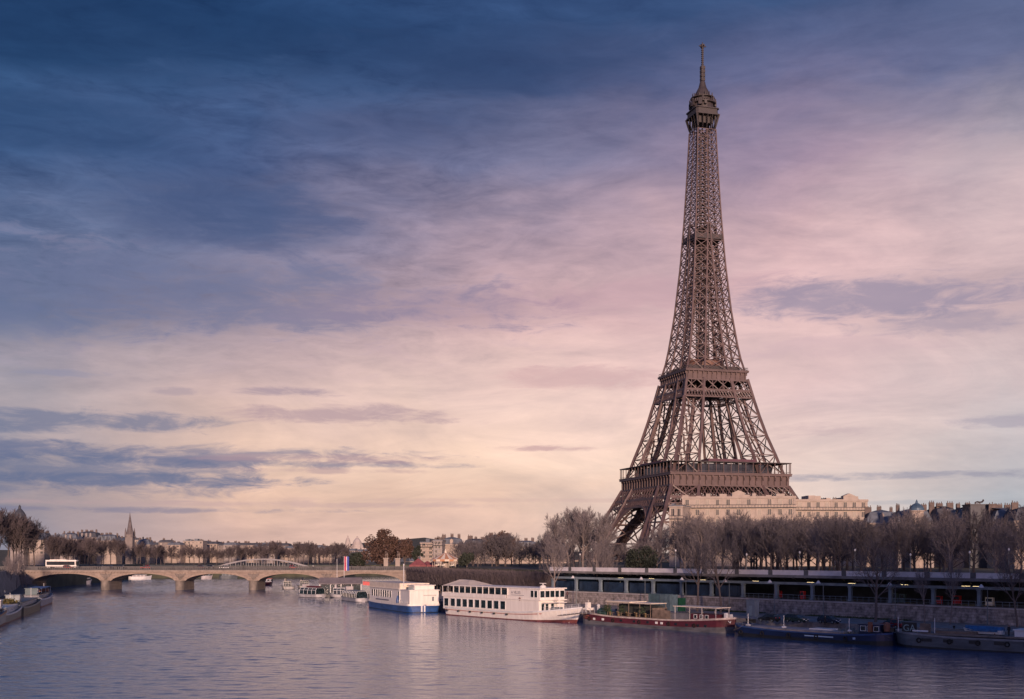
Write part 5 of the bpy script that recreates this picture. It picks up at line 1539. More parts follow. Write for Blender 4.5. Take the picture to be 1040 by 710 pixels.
# ---- blue and white boat at the left of it
def blue_white_boat():
    t, L = ship('houseboat', 'broad white houseboat on a blue hull with a row of dark windows', G(373, 616.6), G(415, 622.6), 9.0)
    H_ = Hull(L, 9.0, 1.9, 1.6, 1.5, .15, .3, 6, 3, 0, .04)
    H_.mesh().build('hull', BLUE, t)
    H_.strip(.0, .3, .02).build('boot_topping', BLACK, t)
    H_.strip(.9, 1.0, .06, up=.25).build('white_strake', WHITE, t)
    m = MB(); m.box(1.5, L - 8.5, -4.1, 4.1, 1.9, 5.9); m.box(-.2 + 2, L - 8.3, -4.25, 4.25, 5.6, 6.1); m.build('long_cabin', WHITE, t)
    m = MB(); m.box(1.3, L - 8.3, -4.2, 4.2, 6.1, 7.5); m.box(1.6, L - 8.6, -4.5, -4.25, 5.9, 6.0); m.build('roof_screen', CANVAS, t)
    m = MB(); m.box(L - 8.3, L - .7, -4.0, 4.1, 1.9, 5.7); m.box(L - 8.6, L - .5, -4.2, 4.25, 5.7, 5.95); m.build('front_cabin', WHITE, t)
    m = MB(); m.box(L - 8, L - 2.5, -2, 3.5, 5.95, 7.0); m.box(L - 8.3, L - 2.2, -2.3, 3.8, 7.0, 7.15); m.build('wheelhouse', WHITE, t)
    wins(t, GLASS_B, [4.0 + i * 2.05 for i in range(9)], -4.1, 3.5, 5.3, 1.35)
    wins(t, GLASS_B, [L - 9.3], -4.1, 2.9, 5.3, 1.0, 'door')
    m = MB(); m.box(7, 19, -4.14, -4.1, 2.5, 2.85); m.build('name_board', mat('grey lettering', (.18, .18, .22), .6), t)
    m = MB(); m.box(L - .69, L - .6, -.2, 3.4, 4.45, 4.55); m.box(L - .69, L - .62, 2.2, 2.7, 3.0, 4.1); m.build('door_frame', LAMP_M, t)
    m = MB(); m.box(L - .02, L + .06, -1.1, -.7, .2, 1.9); m.box(L - .02, L + .06, -.3, .1, .2, 1.9); m.build('ladder', WHITE2, t)
    m = MB(); m.box(L - 5.2, L - 3.5, -3.4, -1.9, 5.95, 6.6); m.build('roof_vent', LAMP_M, t)
    m = MB(); m.tube([(L - 7.5, -3.3, 5.95), (L - 7.5, -3.3, 12.4)], .09, 6); m.box(L - 7.8, L - 7.2, -3.35, -3.25, 11.6, 11.7); m.lathe([(.16, 12.3), (.22, 12.5), (.1, 12.7)], 8, (L - 7.5, -3.3)); m.build('mast', WHITE2, t)
    m = MB(); H_.rail(m, L - 8, L - .5, 1.0, .2, 1.3); m.build('railing', WHITE2, t)
    m = MB(); m.tube([(L - 9.6, -4.3, 4.2), (L - 9.5, -4.4, 3.3), (L - 9.55, -4.4, 2.3)], [.16, .3, .34], 8); m.build('blue_cover', BLUE, t)
blue_white_boat()

# ---- dark red barge
def red_barge():
    t, L = ship('river_barge', 'long dark red river barge with a terrace awning and a white deck canopy', G(586.5, 633.2), G(736, 643.8), 5.4)
    H_ = Hull(L, 5.4, 2.0, 3.2, 2.8, 1.0, .9, 2.4, 2.2, .5, .04)
    H_.mesh().build('hull', RED_H, t)
    H_.strip(.0, .52, .025).build('grey_bottom', mat('grey bottom paint', (.12, .12, .13), .55, 0, .3, .5, stretch=(.5, 1, 2)), t)
    H_.strip(.93, 1.0, .09, up=.12).build('pale_gunwale', mat('pale gunwale', (.5, .42, .38), .6, 0, .2, .8), t)
    H_.strip(.62, .70, .05, 0, L * .1).build('orange_stripe', ORANGE, t)
    H_.strip(.76, .84, .05, 0, L * .1).build('orange_stripe', ORANGE, t)
    for x in (5.5, 8.3, 14, 18, 22, 24.5, 26, 30, 33, 36, 38):
        m = MB(); m.box(x - .3, x + .3, -2.78, -2.66, 1.05, 1.5); m.build('porthole', WHITE2 if x in (5.5, 8.3, 24.5, 26) else GLASS, t)
    m = MB(); m.box(2, L - 3.5, -2.1, 2.1, 2.0, 2.15); m.build('deck', DECK, t)
    m = MB(); m.box(23.5, 33.0, -1.9, 1.9, 2.15, 3.35); m.box(23.4, 33.1, -2.0, 2.0, 3.35, 3.5); m.build('hold_cover', mat('grey hold cover', (.16, .16, .18), .6, 0, .2, .7), t)
    m = MB(); m.box(9.2, 22.5, -2.3, 2.3, 5.0, 5.15); m.box(9.0, 16.5, -2.6, 2.4, 5.15, 5.32); m.build('awning', CANVAS, t)
    for x in (9.3, 12.5, 15.8, 19.1, 22.3):
        for sy in (-2.2, 2.2):
            m = MB(); m.box(x - .06, x + .06, sy - .06, sy + .06, 2.15, 4.999); m.build('awning_post', WOOD, t)
    m = MB(); m.box(10, 22, .4, 2.0, 2.16, 4.6); m.build('bar_cabin', mat('dark bar cabin', (.04, .045, .045), .6), t)
    rn = random.Random(4)
    for i in range(9):
        x, y = 10.2 + i * 1.35, -1.6 + (i % 2) * .8
        m = MB(); m.box(x - .35, x + .35, y - .3, y + .3, 2.75, 2.82); m.tube([(x, y, 2.15), (x, y, 2.75)], .05, 5)
        m.build('table', WOOD, t)
        m = MB(); m.box(x - .75, x - .42, y - .2, y + .2, 2.5, 2.56); m.box(x - .78, x - .74, y - .2, y + .2, 2.15, 3.05); m.build('chair', mat('yellow chair', (.22, .16, .09), .6, 0, .2, 1), t)
    m = MB()
    for i in range(420):
        a = Vector((rn.choice([8.6, 8.9, 9.5, 13.5, 19.8]) + rn.gauss(0, .45), -2.1 + rn.gauss(0, .35), 2.9 + rn.random() * 1.5))
        b_ = Vector((rn.gauss(0, 1), rn.gauss(0, 1), rn.gauss(0, 1))).normalized() * .22; c_ = Vector((rn.gauss(0, 1), rn.gauss(0, 1), rn.gauss(0, 1))).normalized() * .13
        m.add([tuple(a - b_), tuple(a + c_), tuple(a + b_), tuple(a - c_)], [(0, 1, 2, 3)])
    m.build('deck_plants', mat('potted plants', (.04, .06, .03), .9), t)
    m = MB(); m.box(5.5, 8.3, -1.8, -.1, 2.15, 2.9); m.extr([(-1.9, 2.9), (0, 2.9), (-.95, 3.6)], 'x', 5.4, 8.4); m.build('green_cover', mat('green tarpaulin', (.025, .09, .07), .7, 0, .2, 1), t)
    m = MB(); m.box(4.6, 5.0, -1.0, -.6, 2.15, 4.0); m.lathe([(.35, 4.0), (.4, 4.2), (.1, 4.4)], 8, (4.8, -.8)); m.build('funnel', WHITE2, t)
    m = MB()
    for i in range(12): m.box(22.8, 22.9, -2.2 + i * .36, -2.2 + i * .36 + .3, 2.15, 4.2)
    for i in range(16): m.box(22.9 + i * .32, 22.9 + i * .32 + .28, -2.3, -2.24, 2.15, 3.9)
    m.build('wooden_screen', WOOD, t)
    m = MB(); m.box(33.4, L - 3.0, -1.9, 1.9, 2.15, 3.5); m.build('wheelhouse', RED_H, t)
    wins(t, GLASS, [34.6, 36.2, 37.6], -1.9, 2.65, 3.3, .7)
    m = MB(); m.box(28.5, L - 2.6, -2.0, 2.0, 4.75, 4.9); m.build('deck_canopy', CANVAS, t)
    for x in (29, 33, 36.3, L - 3.0):
        for sy in (-1.9, 1.9):
            m = MB(); m.box(x - .06, x + .06, sy - .06, sy + .06, 2.15, 4.749); m.build('canopy_post', CONC, t)
    m = MB(); m.box(L - 1.8, L - 1.3, -.9, -.3, 2.9, 3.9); m.box(L - 1.9, L - 1.1, .2, .9, 2.9, 3.6); m.build('bow_bollards', WHITE2, t)
    m = MB(); m.beam((L - .25, -1.42, 2.4), (L - .1, -1.0, 2.0), .12); m.beam((L - .0, -.95, 2.4), (L - .1, -1.0, 2.0), .12); m.build('anchor_mark', WHITE2, t)
    m = MB(); m.box(.2, 1.3, -1.2, 1.2, 2.9, 3.4); m.tube([(.7, 0, 3.4), (.7, 0, 5.2)], .05, 5); m.box(.1, .9, -.5, .5, 3.4, 4.6); m.build('stern_gear', WHITE, t)
    m = MB(); H_.rail(m, 2.4, 9.0, .9, .2, 1.6); m.build('railing', LAMP_M, t)
    return t, H_, L
RB_ = red_barge()
def tyres(t, H_, xs, side, z):
    for x in xs:
        m = MB(); pts = [(.34 * math.cos(a * math.pi / 6), 0, .34 * math.sin(a * math.pi / 6)) for a in range(13)]
        m.tube(pts, .11, 6, cap=False); o = m.build('tyre_fender', TYRE, t); p = H_.pt(x, .75, side, .12); o.location = (x, p[1], z)
def rope(a, b, sag, label):
    a, b = Vector(a), Vector(b)
    t = thing('mooring_rope', label, 'rope', tuple(a)); m = MB()
    m.tube([tuple((a.lerp(b, i / 8) - a) + Vector((0, 0, -sag * math.sin(math.pi * i / 8)))) for i in range(9)], .03, 5)
    m.build('line', WOOD, t)

# ---- blue barge
def blue_barge():
    t, L = ship('river_barge', 'low navy blue cargo barge with a flat pale deck moored below the parked cars', G(900, 656.6), G(740, 645.4), 5.6)
    # seen from the other side: the open river lies on its port side
    a, b = Vector(G(900, 656.6)), Vector(G(740, 645.4)); d = (b - a).normalized(); n = Vector((d.y, -d.x)); o = a + n * 2.8
    t.location = (o.x, o.y, 0)
    H_ = Hull(L, 5.6, 1.5, 3.2, 3.0, .7, .6, 2.3, 2.2, .5, .04)
    H_.mesh().build('hull', NAVY, t)
    H_.strip(.0, .55, .025).build('black_bottom', BLACK, t)
    H_.strip(.93, 1.0, .08, up=.1).build('gunwale', mat('blue gunwale', (.03, .07, .2), .5, 0, .2, .7), t)
    m = MB(); m.box(9, L - 3.5, -2.2, 2.2, 1.5, 1.8)
    m.extr([(-2.3, 1.8), (2.3, 1.8), (1.9, 1.98), (-1.9, 1.98)], 'x', 8.8, L - 3.4)
    m.build('hatch_cover', mat('pale hatch cover', (.3, .28, .29), .7, 0, .2, .5), t)
    m = MB(); m.box(10.5, 16.5, 2.81, 2.86, .85, 1.05); m.build('name_board', mat('pale blue lettering', (.3, .42, .6), .6), t)
    m = MB(); m.box(6.0, 6.5, 2.81, 2.86, .8, 1.15); m.build('stern_mark', MATS['pale blue lettering'], t)
    m = MB(); m.box(1.8, 6.0, -1.7, 1.7, 1.5, 3.3); m.box(1.6, 6.2, -1.9, 1.9, 3.3, 3.45); m.build('wheelhouse', NAVY, t)
    wins(t, GLASS, [2.6, 3.9, 5.2], 1.7, 2.35, 3.1, .9, side=1)
    m = MB(); m.box(3.2, 3.8, 1.9, 2.4, 2.2, 3.9); m.build('orange_locker', ORANGE, t)
    m = MB(); m.lathe([(.5, 2.4), (.55, 3.0), (.55, 3.6), (.3, 3.9)], 8, (.9, 1.2)); m.build('orange_locker', ORANGE, t)
    m = MB(); m.lathe([(.9, 2.3), (.9, 3.0)], 10, (1.0, -.3)); m.build('winch', BLACK, t)
    for x in (L - 3.2, L - 11.5, 8.5):
        m = MB(); m.tube([(x, 1.0, 1.7), (x, 1.0, 4.2)], .06, 5); m.lathe([(.5, 2.0), (.5, 2.15), (.1, 2.3)], 8, (x, 1.0)); m.build('deck_post', WHITE2, t)
    m = MB(); m.box(12.0, 16.5, -1.3, 1.5, 1.98, 2.2); m.build('raised_hatch', WHITE2, t)
    rn = random.Random(9)
    m = MB()
    for i in range(18): xq = 6.5 + rn.random() * 4; yq = rn.uniform(-1.5, 1.5); m.box(xq, xq + rn.uniform(.3, .9), yq, yq + rn.uniform(.3, .8), 1.6, 2.0 + rn.random() * .9)
    m.build('deck_clutter', LAMP_M, t)
    m = MB(); H_.rail(m, L - 5.5, L - .4, .95, .2, 1.1); m.build('bow_railing', LAMP_M, t)
    tyres(t, H_, (8, 14, 20, 26, 31), 1, .8)
    m = MB(); m.lathe([(.5, 2.4), (.35, 2.7), (.5, 3.2)], 8, (L - 2.4, 0)); m.box(L - 3.4, L - 2.9, -1, 1, 2.4, 3.1); m.build('bow_winch', BLACK, t)
blue_barge()
tyres(RB_[0], RB_[1], (4, 11.5, 19.5, 28, 35), -1, 1.2)
# ---- grey barge leaving the frame at the right
def grey_barge():
    a, b = Vector(G(1100, 667.2)), Vector(G(905, 656.8)); d = (b - a).normalized(); n = Vector((d.y, -d.x)); o = a + n * 2.7
    L = (b - a).length
    t = thing('river_barge', 'long dark grey barge at the right edge carrying a small boat under blue cover', 'boat', (o.x, o.y, 0), math.atan2(d.y, d.x))
    H_ = Hull(L, 5.4, 2.0, 3.0, 3.0, .7, .5, 2.3, 2.2, .5, .04)
    tyres(t, H_, (11, 15.5, 20, 25), 1, 1.3)
    H_.mesh().build('hull', GREY_H, t)
    H_.strip(.0, .35, .025).build('black_bottom', BLACK, t)
    H_.strip(.93, 1.0, .08, up=.1).build('gunwale', mat('grey gunwale', (.22, .23, .25), .5, 0, .2, .7), t)
    m = MB(); m.box(2, L - 4, -2.0, 2.0, 2.2, 2.5); m.build('deck', DECK, t)
    for x in (L - 6, L - 9.5, L - 13.6, L - 17.5, L - 22):
        m = MB(); m.box(x - .8, x + .8, 2.71, 2.76, 1.15, 1.65); m.build('porthole', BLACK, t)
    m = MB(); m.box(L - 6.0, L - 4.4, .9, 1.5, 2.5, 4.0); m.build('rusty_locker', WOOD, t)
    m = MB(); m.box(L - 13.5, L - 7.0, -1.0, 1.6, 2.5, 2.95); m.build('hatch', WOOD, t)
    text('GA', t, (L - 1.7, 1.9, 2.7), 1.5, mat('white lettering', (.22, .32, .33), .5), (R(90), 0, R(180)))
    m = MB(); m.box(L - 4.0, L - 1.5, 1.78, 1.86, 2.5, 4.1); m.build('name_board', BLACK, t)
    m = MB(); m.box(L - 6.2, L - 3.6, 2.55, 2.7, 2.7, 2.95); m.build('white_fender', WHITE2, t)
    for x in (L - 7.0, L - .9): 
        m = MB(); m.tube([(x, 1.9, 2.5), (x, 1.9, 5.0)], .05, 5); m.build('deck_post', WHITE2, t)
    m = MB(); m.box(2, 10.2, -1.6, 1.8, 2.5, 3.5); m.box(1.8, 10.4, -1.8, 2.0, 3.5, 3.65); m.build('white_cabin', WHITE2, t)
    wins(t, GLASS, [8.4], 1.8, 2.75, 3.3, .6, side=1)
    # dinghy under a blue cover on the deck
    q = thing('dinghy', 'small boat wrapped in bright blue cover lying on the grey barge deck', 'boat', (0, 0, 0))
    p = o + d * 12.4 + n * 0.2
    q.location = (p.x, p.y, 2.52); q.rotation_euler = t.rotation_euler
    h2 = Hull(6.2, 2.2, .75, 2.2, .5, .25, 0, 1.8, 3, .4, .25, zb=.12)
    h2.mesh().build('hull', WHITE2, q)
    m = MB(); xs = [0, .8, 2, 3.2, 4.4, 5.4, 6.1]
    vs = []; 
    for x in xs:
        w = h2.w(x) + .06; z = h2.deck(x)
        vs += [(x, -w, z - .25), (x, -w, z + .02), (x, -w * .4, z + .62 - .05 * abs(x - 3)), (x, w * .4, z + .62 - .05 * abs(x - 3)), (x, w, z + .02), (x, w, z - .25)]
    m.add(vs, [(i * 6 + j, i * 6 + j + 1, i * 6 + 7 + j, i * 6 + 6 + j) for i in range(len(xs) - 1) for j in range(5)] + [(0, 1, 2, 3, 4, 5), tuple((len(xs) - 1) * 6 + j for j in range(5, -1, -1))])
    m.build('cover', TARP, q)
    m = MB()
    for x in (1.2, 4.2): m.box(x - .1, x + .1, -.9, .9, 0, .35)
    m.build('cradle', WOOD, q)
    p = o + d * 11.3 - n * 1.0
    person('person in dark clothes standing on the grey barge beside the blue covered boat', p.x, p.y, 2.5, 2.2, CLOTH, CLOTH, 1.75)
grey_barge()

# ---- glazed tour boats by the bridge
def tour_boat(label, a, b, B, kind, name='tour_boat'):
    t, L = ship(name, label, a, b, B)
    H_ = Hull(L, B, 1.2, L * .2, 1.5, .5, .1, 1.8, 3, 1.0, .1)
    H_.mesh().build('hull', mat('grey white boat paint', (.4, .39, .4), .5, 0, .2, .8), t)
    H_.strip(0, .42, .02).build('dark_bottom', BLACK, t)
    H_.strip(.93, 1.0, .05).build('rubbing_strake', LAMP_M, t)
    x1 = L * .84
    m = MB(); m.extr([(-B * .42, 1.2), (B * .42, 1.2), (B * .40, 2.6), (B * .3, 3.3), (-B * .3, 3.3), (-B * .40, 2.6)], 'x', 1.6, x1); m.build('glass_house', GLASS_B, t)
    m = MB()
    n = max(4, int((x1 - 1.6) / 1.7))
    for i in range(n + 1):
        x = 1.6 + (x1 - 1.6) * i / n
        P_ = [(-B * .425, 1.2), (-B * .405, 2.62), (-B * .305, 3.33), (B * .305, 3.33), (B * .405, 2.62), (B * .425, 1.2)]
        for p, q in zip(P_[:-1], P_[1:]): m.beam((x, p[0], p[1]), (x, q[0], q[1]), .1)
    for y, z in ((-.405, 2.62), (.405, 2.62), (-.305, 3.33), (.305, 3.33)): m.beam((1.5, B * y, z), (x1 + .1, B * y, z), .1)
    m.build('window_frames', WHITE2, t)
    m = MB(); m.box(1.4, x1 + .2, -B * .31, B * .31, 3.34, 3.5); m.build('roof', LAMP_M if kind != 1 else CONC, t)
    if kind == 0:
        m = MB(); m.box(L * .2, L * .62, -1.2, 1.2, 3.5, 4.0); m.build('roof_benches', RED_H, t)
        m = MB(); H_.rail(m, 2, L * .7, .9, 1.2, 1.4, .05); m.build('railing', LAMP_M, t)
    m = MB(); m.box(L * .72, L * .8, -1.2, 1.2, 3.5, 4.6); m.build('wheelhouse', CONC, t)
    return t
tour_boat('glazed tour boat with grey roof and red roof benches, leftmost by the bridge pier', G(334, 606.8), G(311, 606), 5.2, 0)
t = tour_boat('white glazed tour boat between the grey roofed one and the red awning', G(360, 606.6), G(337, 606.6), 5.6, 1)
tour_boat('small dark windowed tour boat just left of the blue hulled houseboat', G(376, 611.5), G(357, 609.0), 4.6, 2)
for j, (a, b, lab) in enumerate(((G(300, 598.2), G(288, 598.2), 'small white boat moored past the bridge under the fourth arch'), (G(318, 597.6), G(304, 597.6), 'low white boat past the bridge just left of the tour boats'))):
    tour_boat(lab, a, b, 4.0, 1)
dk = Vector(G(349, 603.5, 1.0))
t = thing('landing_stage', 'floating landing stage with a dark pitched roof behind the tour boats', 'pontoon', (dk.x, dk.y, 0), R(6))
m = MB(); m.box(-8.5, 9, -2.5, 3.5, -.4, .9); m.build('pontoon', CONC_D, t)
m = MB(); m.extr([(-3.2, 4.6), (4.0, 4.6), (4.0, 4.9), (1.4, 6.9), (-.8, 6.9), (-3.2, 4.9)], 'x', -8.5, 6.5); m.build('roof', mat('grey pavilion roof', (.17, .15, .16), .7, 0, .15, .5), t)
m = MB(); m.box(-7.8, 6, -2.2, 3.2, .9, 4.599); m.build('glazed_hall', GLASS_B, t)
for x in (-8.2, -4.5, -.8, 2.9, 6.2):
    m = MB(); m.box(x - .1, x + .1, -2.95, -2.75, .9, 4.599); m.build('post', WHITE2, t)
m = MB(); m.add([(6.8, -2.6, 4.3), (10.5, -2.6, 4.0), (10.5, 1.0, 4.0), (6.8, 1.0, 4.3), (6.8, -2.6, 5.6), (9.6, -2.6, 5.4), (9.6, 1.0, 5.4), (6.8, 1.0, 5.6)], [(3, 2, 1, 0), (4, 5, 6, 7), (0, 1, 5, 4), (1, 2, 6, 5), (2, 3, 7, 6), (3, 0, 4, 7)]); m.build('red_awning', RED, t)
fp = Vector(G(349.5, 602, 1.0))
t = thing('flag', 'tall vertical red white and blue banner on a pole by the landing stage', 'flag', (fp.x, fp.y, .9))
m = MB(); m.tube([(0, 0, 0), (0, 0, 13.6)], .08, 6); m.build('pole', WHITE2, t)
m = MB(); n = 8
def bx(u): return (.1 + u * 1.7, .12 * math.sin(u * 5), 0)
for j, (u0, u1) in enumerate(((0, .38), (.38, .55), (.55, 1.0))):
    for k in range(10):
        za, zb_ = 8.2 + k * .52, 8.2 + (k + 1) * .52
        w0, w1 = .15 * math.sin(k * .8), .15 * math.sin((k + 1) * .8)
        p0, p1 = bx(u0), bx(u1)
        m.add([(p0[0], p0[1] + w0, za), (p1[0], p1[1] + w0, za), (p1[0], p1[1] + w1, zb_), (p0[0], p0[1] + w1, zb_)], [(0, 1, 2, 3)], j)
m.build('banner', [mat('banner red', (.5, .05, .1), .7), WHITE2, mat('banner blue', (.05, .08, .35), .7)], t)
fp = Vector(G(342.3, 602, 1.0))
t = thing('flagpole', 'bare white flagpole left of the tall banner', 'flagpole', (fp.x, fp.y, .9))
m = MB(); m.tube([(0, 0, 0), (0, 0, 12.2)], [.1, .06], 6); m.lathe([(.1, 12.2), (.14, 12.35), (.02, 12.5)], 6); m.build('pole', WHITE2, t)

# ---- boats of the left bank, bows upstream
def left_barge(label, a, b, B, hullm, zd, feat):
    t, L = ship('houseboat', label, a, b, B)
    H_ = Hull(L, B, zd, 4.0, 2.5, 1.1, .5, 2.0, 2.2, .8, .05)
    H_.mesh().build('hull', hullm, t)
    H_.strip(0, .34, .02).build('bottom_paint', mat('dull red bottom paint', (.2, .06, .055), .6, 0, .25, .8) if feat != 2 else BLACK, t)
    H_.strip(.9, 1.0, .07, up=.1).build('gunwale', {0: ORANGE, 1: WHITE2, 2: LAMP_M, 3: WHITE2}[feat], t)
    m = MB(); m.box(3, L - 5, -B * .36, B * .36, zd, zd + 1.3); m.box(2.8, L - 4.8, -B * .39, B * .39, zd + 1.3, zd + 1.45); m.build('cabin', {0: CONC_D, 1: WHITE2, 2: GREY_H, 3: NAVY}[feat], t)
    wins(t, GLASS, [5 + i * 2.6 for i in range(int((L - 11) / 2.6))], -B * .36, zd + .45, zd + 1.0, 1.2)
    m = MB(); m.box(2.2, 6.2, -B * .3, B * .3, zd + 1.45, zd + 3.2); m.box(1.9, 6.6, -B * .34, B * .34, zd + 3.2, zd + 3.35); m.build('wheelhouse', {0: WOOD, 1: WHITE, 2: LAMP_M, 3: TEAL}[feat], t)
    wins(t, GLASS, [3.2, 4.9], -B * .3, zd + 2.1, zd + 3.0, 1.2)
    if feat == 1:
        rn = random.Random(12); m = MB()
        for i in range(260):
            a_ = Vector((L - 7 + rn.gauss(0, 1.6), rn.gauss(0, .9), zd + 1.6 + rn.random() * 1.1)); b_ = Vector((rn.gauss(0, 1), rn.gauss(0, 1), rn.gauss(0, 1))).normalized() * .32; c_ = Vector((rn.gauss(0, 1), rn.gauss(0, 1), rn.gauss(0, 1))).normalized() * .2
            m.add([tuple(a_ - b_), tuple(a_ + c_), tuple(a_ + b_), tuple(a_ - c_)], [(0, 1, 2, 3)])
        m.build('deck_plants', mat('ochre deck plants', (.12, .1, .03), .9), t)
    if feat == 3:
        m = MB(); m.box(6.7, L - 5, -B * .42, B * .42, zd + 3.0, zd + 3.15); m.build('deck_awning', mat('blue awning', (.06, .15, .32), .7, 0, .15, 1), t)
        for x in (7, L * .5, L - 5.3):
            for s_ in (-1, 1):
                m = MB(); m.box(x - .05, x + .05, s_ * B * .4 - .05, s_ * B * .4 + .05, zd + 1.45, zd + 3.0); m.build('awning_post', WHITE2, t)
        m = MB(); m.box(L - 4.6, L - 2.6, -1.5, 1.5, zd + .3, zd + 2.4); m.build('orange_screen', mat('salmon screen', (.5, .25, .17), .7, 0, .2, 1), t)
    m = MB(); H_.rail(m, L - 7, L - .5, .9, .2, 1.4); m.build('bow_railing', LAMP_M, t)
    m = MB(); m.tube([(L - 3, 0, zd + .5), (L - 3, 0, zd + 4)], .06, 5); m.build('mast', WHITE2, t)
    m = MB(); m.lathe([(.4, zd + .6), (.3, zd + .9), (.4, zd + 1.3)], 8, (L - 4.4, 0)); m.build('winch', BLACK, t)
    return t
left_barge('pale blue grey houseboat with an orange gunwale at the left edge', G(-70, 668), G(9.5, 633), 5.6, mat('pale blue hull', (.14, .19, .24), .45, 0, .2, .5), 2.1, 0)
left_barge('grey hulled white cabined houseboat with ochre plants on deck, second from the left edge', G(4, 634.5), G(24, 626.2), 5.4, GREY_H, 1.9, 1)
left_barge('black hulled low barge with a grey deck house, third from the left edge', G(23, 626.6), G(43, 618.6), 5.2, BLACK, 2.0, 2)
left_barge('bright blue boat with an awning and a salmon screen, nearest the bridge', G(41, 617.4), G(55, 612.2), 5.4, BLUE, 2.2, 3)
# boats moored past the bridge, seen under the arches
for j, (a, b, B, lab) in enumerate(((G(48, 595.5), G(62, 593.8), 6, 'dark boat moored past the bridge at the left edge of the first arch'), (G(66, 594), G(76, 593), 6, 'high dark boat under the middle of the first arch'), (G(76, 593.8), G(97, 592.8), 5.5, 'pale low boat moored past the bridge, right in the first arch'),
                                    (G(131, 588.6), G(154, 588.4), 5.5, 'white low boat seen under the second arch'), (G(205, 587.6), G(216, 587.5), 5, 'white boat on the far bank, left under the third arch'), (G(222, 587.4), G(240, 587.4), 5, 'grey boat on the far bank, right under the third arch'), (G(262, 595.0), G(281, 594.4), 6, 'red and white boat under the left of the fourth arch'))):
    t, L = ship('moored_boat', lab, a, b, B)
    H_ = Hull(L, B, 1.6, 5, 2, .8, .3, 1.8, 2.2, .8, .08)
    H_.mesh().build('hull', (BLACK, NAVY, CONC, WHITE2, CONC, GREY_H, RED_H)[j], t)
    hh = (1.8, 3.2, 1.2, .9, .9, .9, 1.6)[j]
    m = MB(); m.box(2, L * .78, -B * .38, B * .38, 1.6, 1.6 + hh); m.build('cabin', (LAMP_M, NAVY, CONC_D, CONC, LAMP_M, LAMP_M, WHITE2)[j], t)
    m = MB(); m.box(1.8, L * .8, -B * .41, B * .41, 1.601 + hh, 1.8 + hh); m.build('roof', (BLACK, LAMP_M, WHITE2, WHITE2, WHITE2, LAMP_M, RED)[j], t)
    wins(t, GLASS, [3.2 + i * 2.2 for i in range(int(L * .76 / 2.2))], -B * .38, 1.6 + hh * .4, 1.6 + hh * .8, 1.4, frame=False)

for (px, py, qx, qy, za, lab) in ((739, 640, 735, 634, 2.2, 'slack mooring rope from the red barge bow to the quay'), (588, 627, 597, 619, 2.6, 'slack mooring rope from the red barge stern to the quay'), (745, 640, 757, 633, 2.0, 'slack mooring rope from the blue barge bow to the quay'), (904, 648, 893, 640, 2.2, 'slack mooring rope from the grey barge bow to the quay')):
    a = G(px, py, za); b = G(qx, qy, 2.6)
    rope((a[0], a[1], za), (b[0], b[1], 2.62), .2, lab)
# ================================================================== VEHICLES, LAMPS, SMALL THINGS
def wheel(m, x, y, z, r, w):
    n = 14; vs = []
    for s in (-1, 1):
        for k in range(n): a = 2 * math.pi * k / n; vs.append((x + r * math.cos(a), y + s * w / 2, z + r * math.sin(a)))
    m.add(vs, [tuple(range(n - 1, -1, -1)), tuple(range(n, 2 * n))] + [(k, (k + 1) % n, n + (k + 1) % n, n + k) for k in range(n)])
def car(label, x, y, z, rz, paint, kind='hatch', group=None):
    t = thing('parked_car', label, 'car', (x, y, z), rz, group)
    if kind == 'hatch':
        low = [(-2.0, .32), (-2.05, .75), (-1.95, .95), (-.1, .98), (1.05, .93), (1.85, .78), (2.02, .55), (1.98, .3)]
        up = [(-1.95, .95), (-1.75, 1.32), (-1.3, 1.48), (-.1, 1.5), (.45, 1.42), (1.1, .94)]
    else:
        low = [(-2.25, .32), (-2.3, .75), (-2.2, .95), (-.1, .98), (1.1, .93), (2.1, .78), (2.25, .55), (2.2, .3)]
        up = [(-2.2, .95), (-1.95, 1.36), (-1.5, 1.52), (-.1, 1.55), (.45, 1.46), (1.2, .94)]
    m = MB()
    def shell(prof, w0, w1):
        n = len(prof); vs = []
        zl, zh = min(p[1] for p in prof), max(p[1] for p in prof)
        for s in (-1, 1):
            for px, pz in prof: vs.append((px, s * (w0 + (w1 - w0) * (pz - zl) / (zh - zl)), pz))
        m.add(vs, [tuple(range(n - 1, -1, -1)), tuple(range(n, 2 * n))] + [(k, (k + 1) % n, n + (k + 1) % n, n + k) for k in range(n)])
    shell(low, .84, .88)
    b = m.build('body', paint, t)
    m = MB(); shell(up, .84, .62); g_ = m.build('glasshouse', GLASS, t)
    m = MB(); z = max(p[1] for p in up)
    m.box(-1.4 if kind == 'hatch' else -1.6, .1, -.6, .6, z - .03, z + .025); m.build('roof', paint, t)
    for x_ in (up[0][0] + .7, -.35):
        m = MB(); m.beam((x_, -.8, .95), (x_, -.63, z), .09); m.beam((x_, .8, .95), (x_, .63, z), .09); m.build('pillar', paint, t)
    fx, bx_ = low[-2][0], low[0][0]
    for sx_ in (-1.3, 1.28):
        for sy in (-.8, .8):
            m = MB(); wheel(m, sx_, sy, .31, .31, .2); w_ = m.build('wheel', TYRE, t)
            m = MB(); wheel(m, sx_, sy * 1.02, .31, .19, .2); m.build('rim', LAMP_M, w_)
    for sy in (-.62, .62):
        m = MB(); m.box(fx - .14, fx + .015, sy - .16, sy + .16, .6, .74); m.build('headlight', WHITE2, t)
        m = MB(); m.box(bx_ - .02, bx_ + .06, sy - .12, sy + .12, .72, .92); m.build('tail_light', RED, t)
    m = MB(); m.box(fx - .05, fx + .02, -.26, .26, .4, .5); m.build('number_plate', WHITE2, t)
    return t
P_BK = mat('black car paint', (.012, .014, .018), .25, 0, .1, 1, coat=.5)
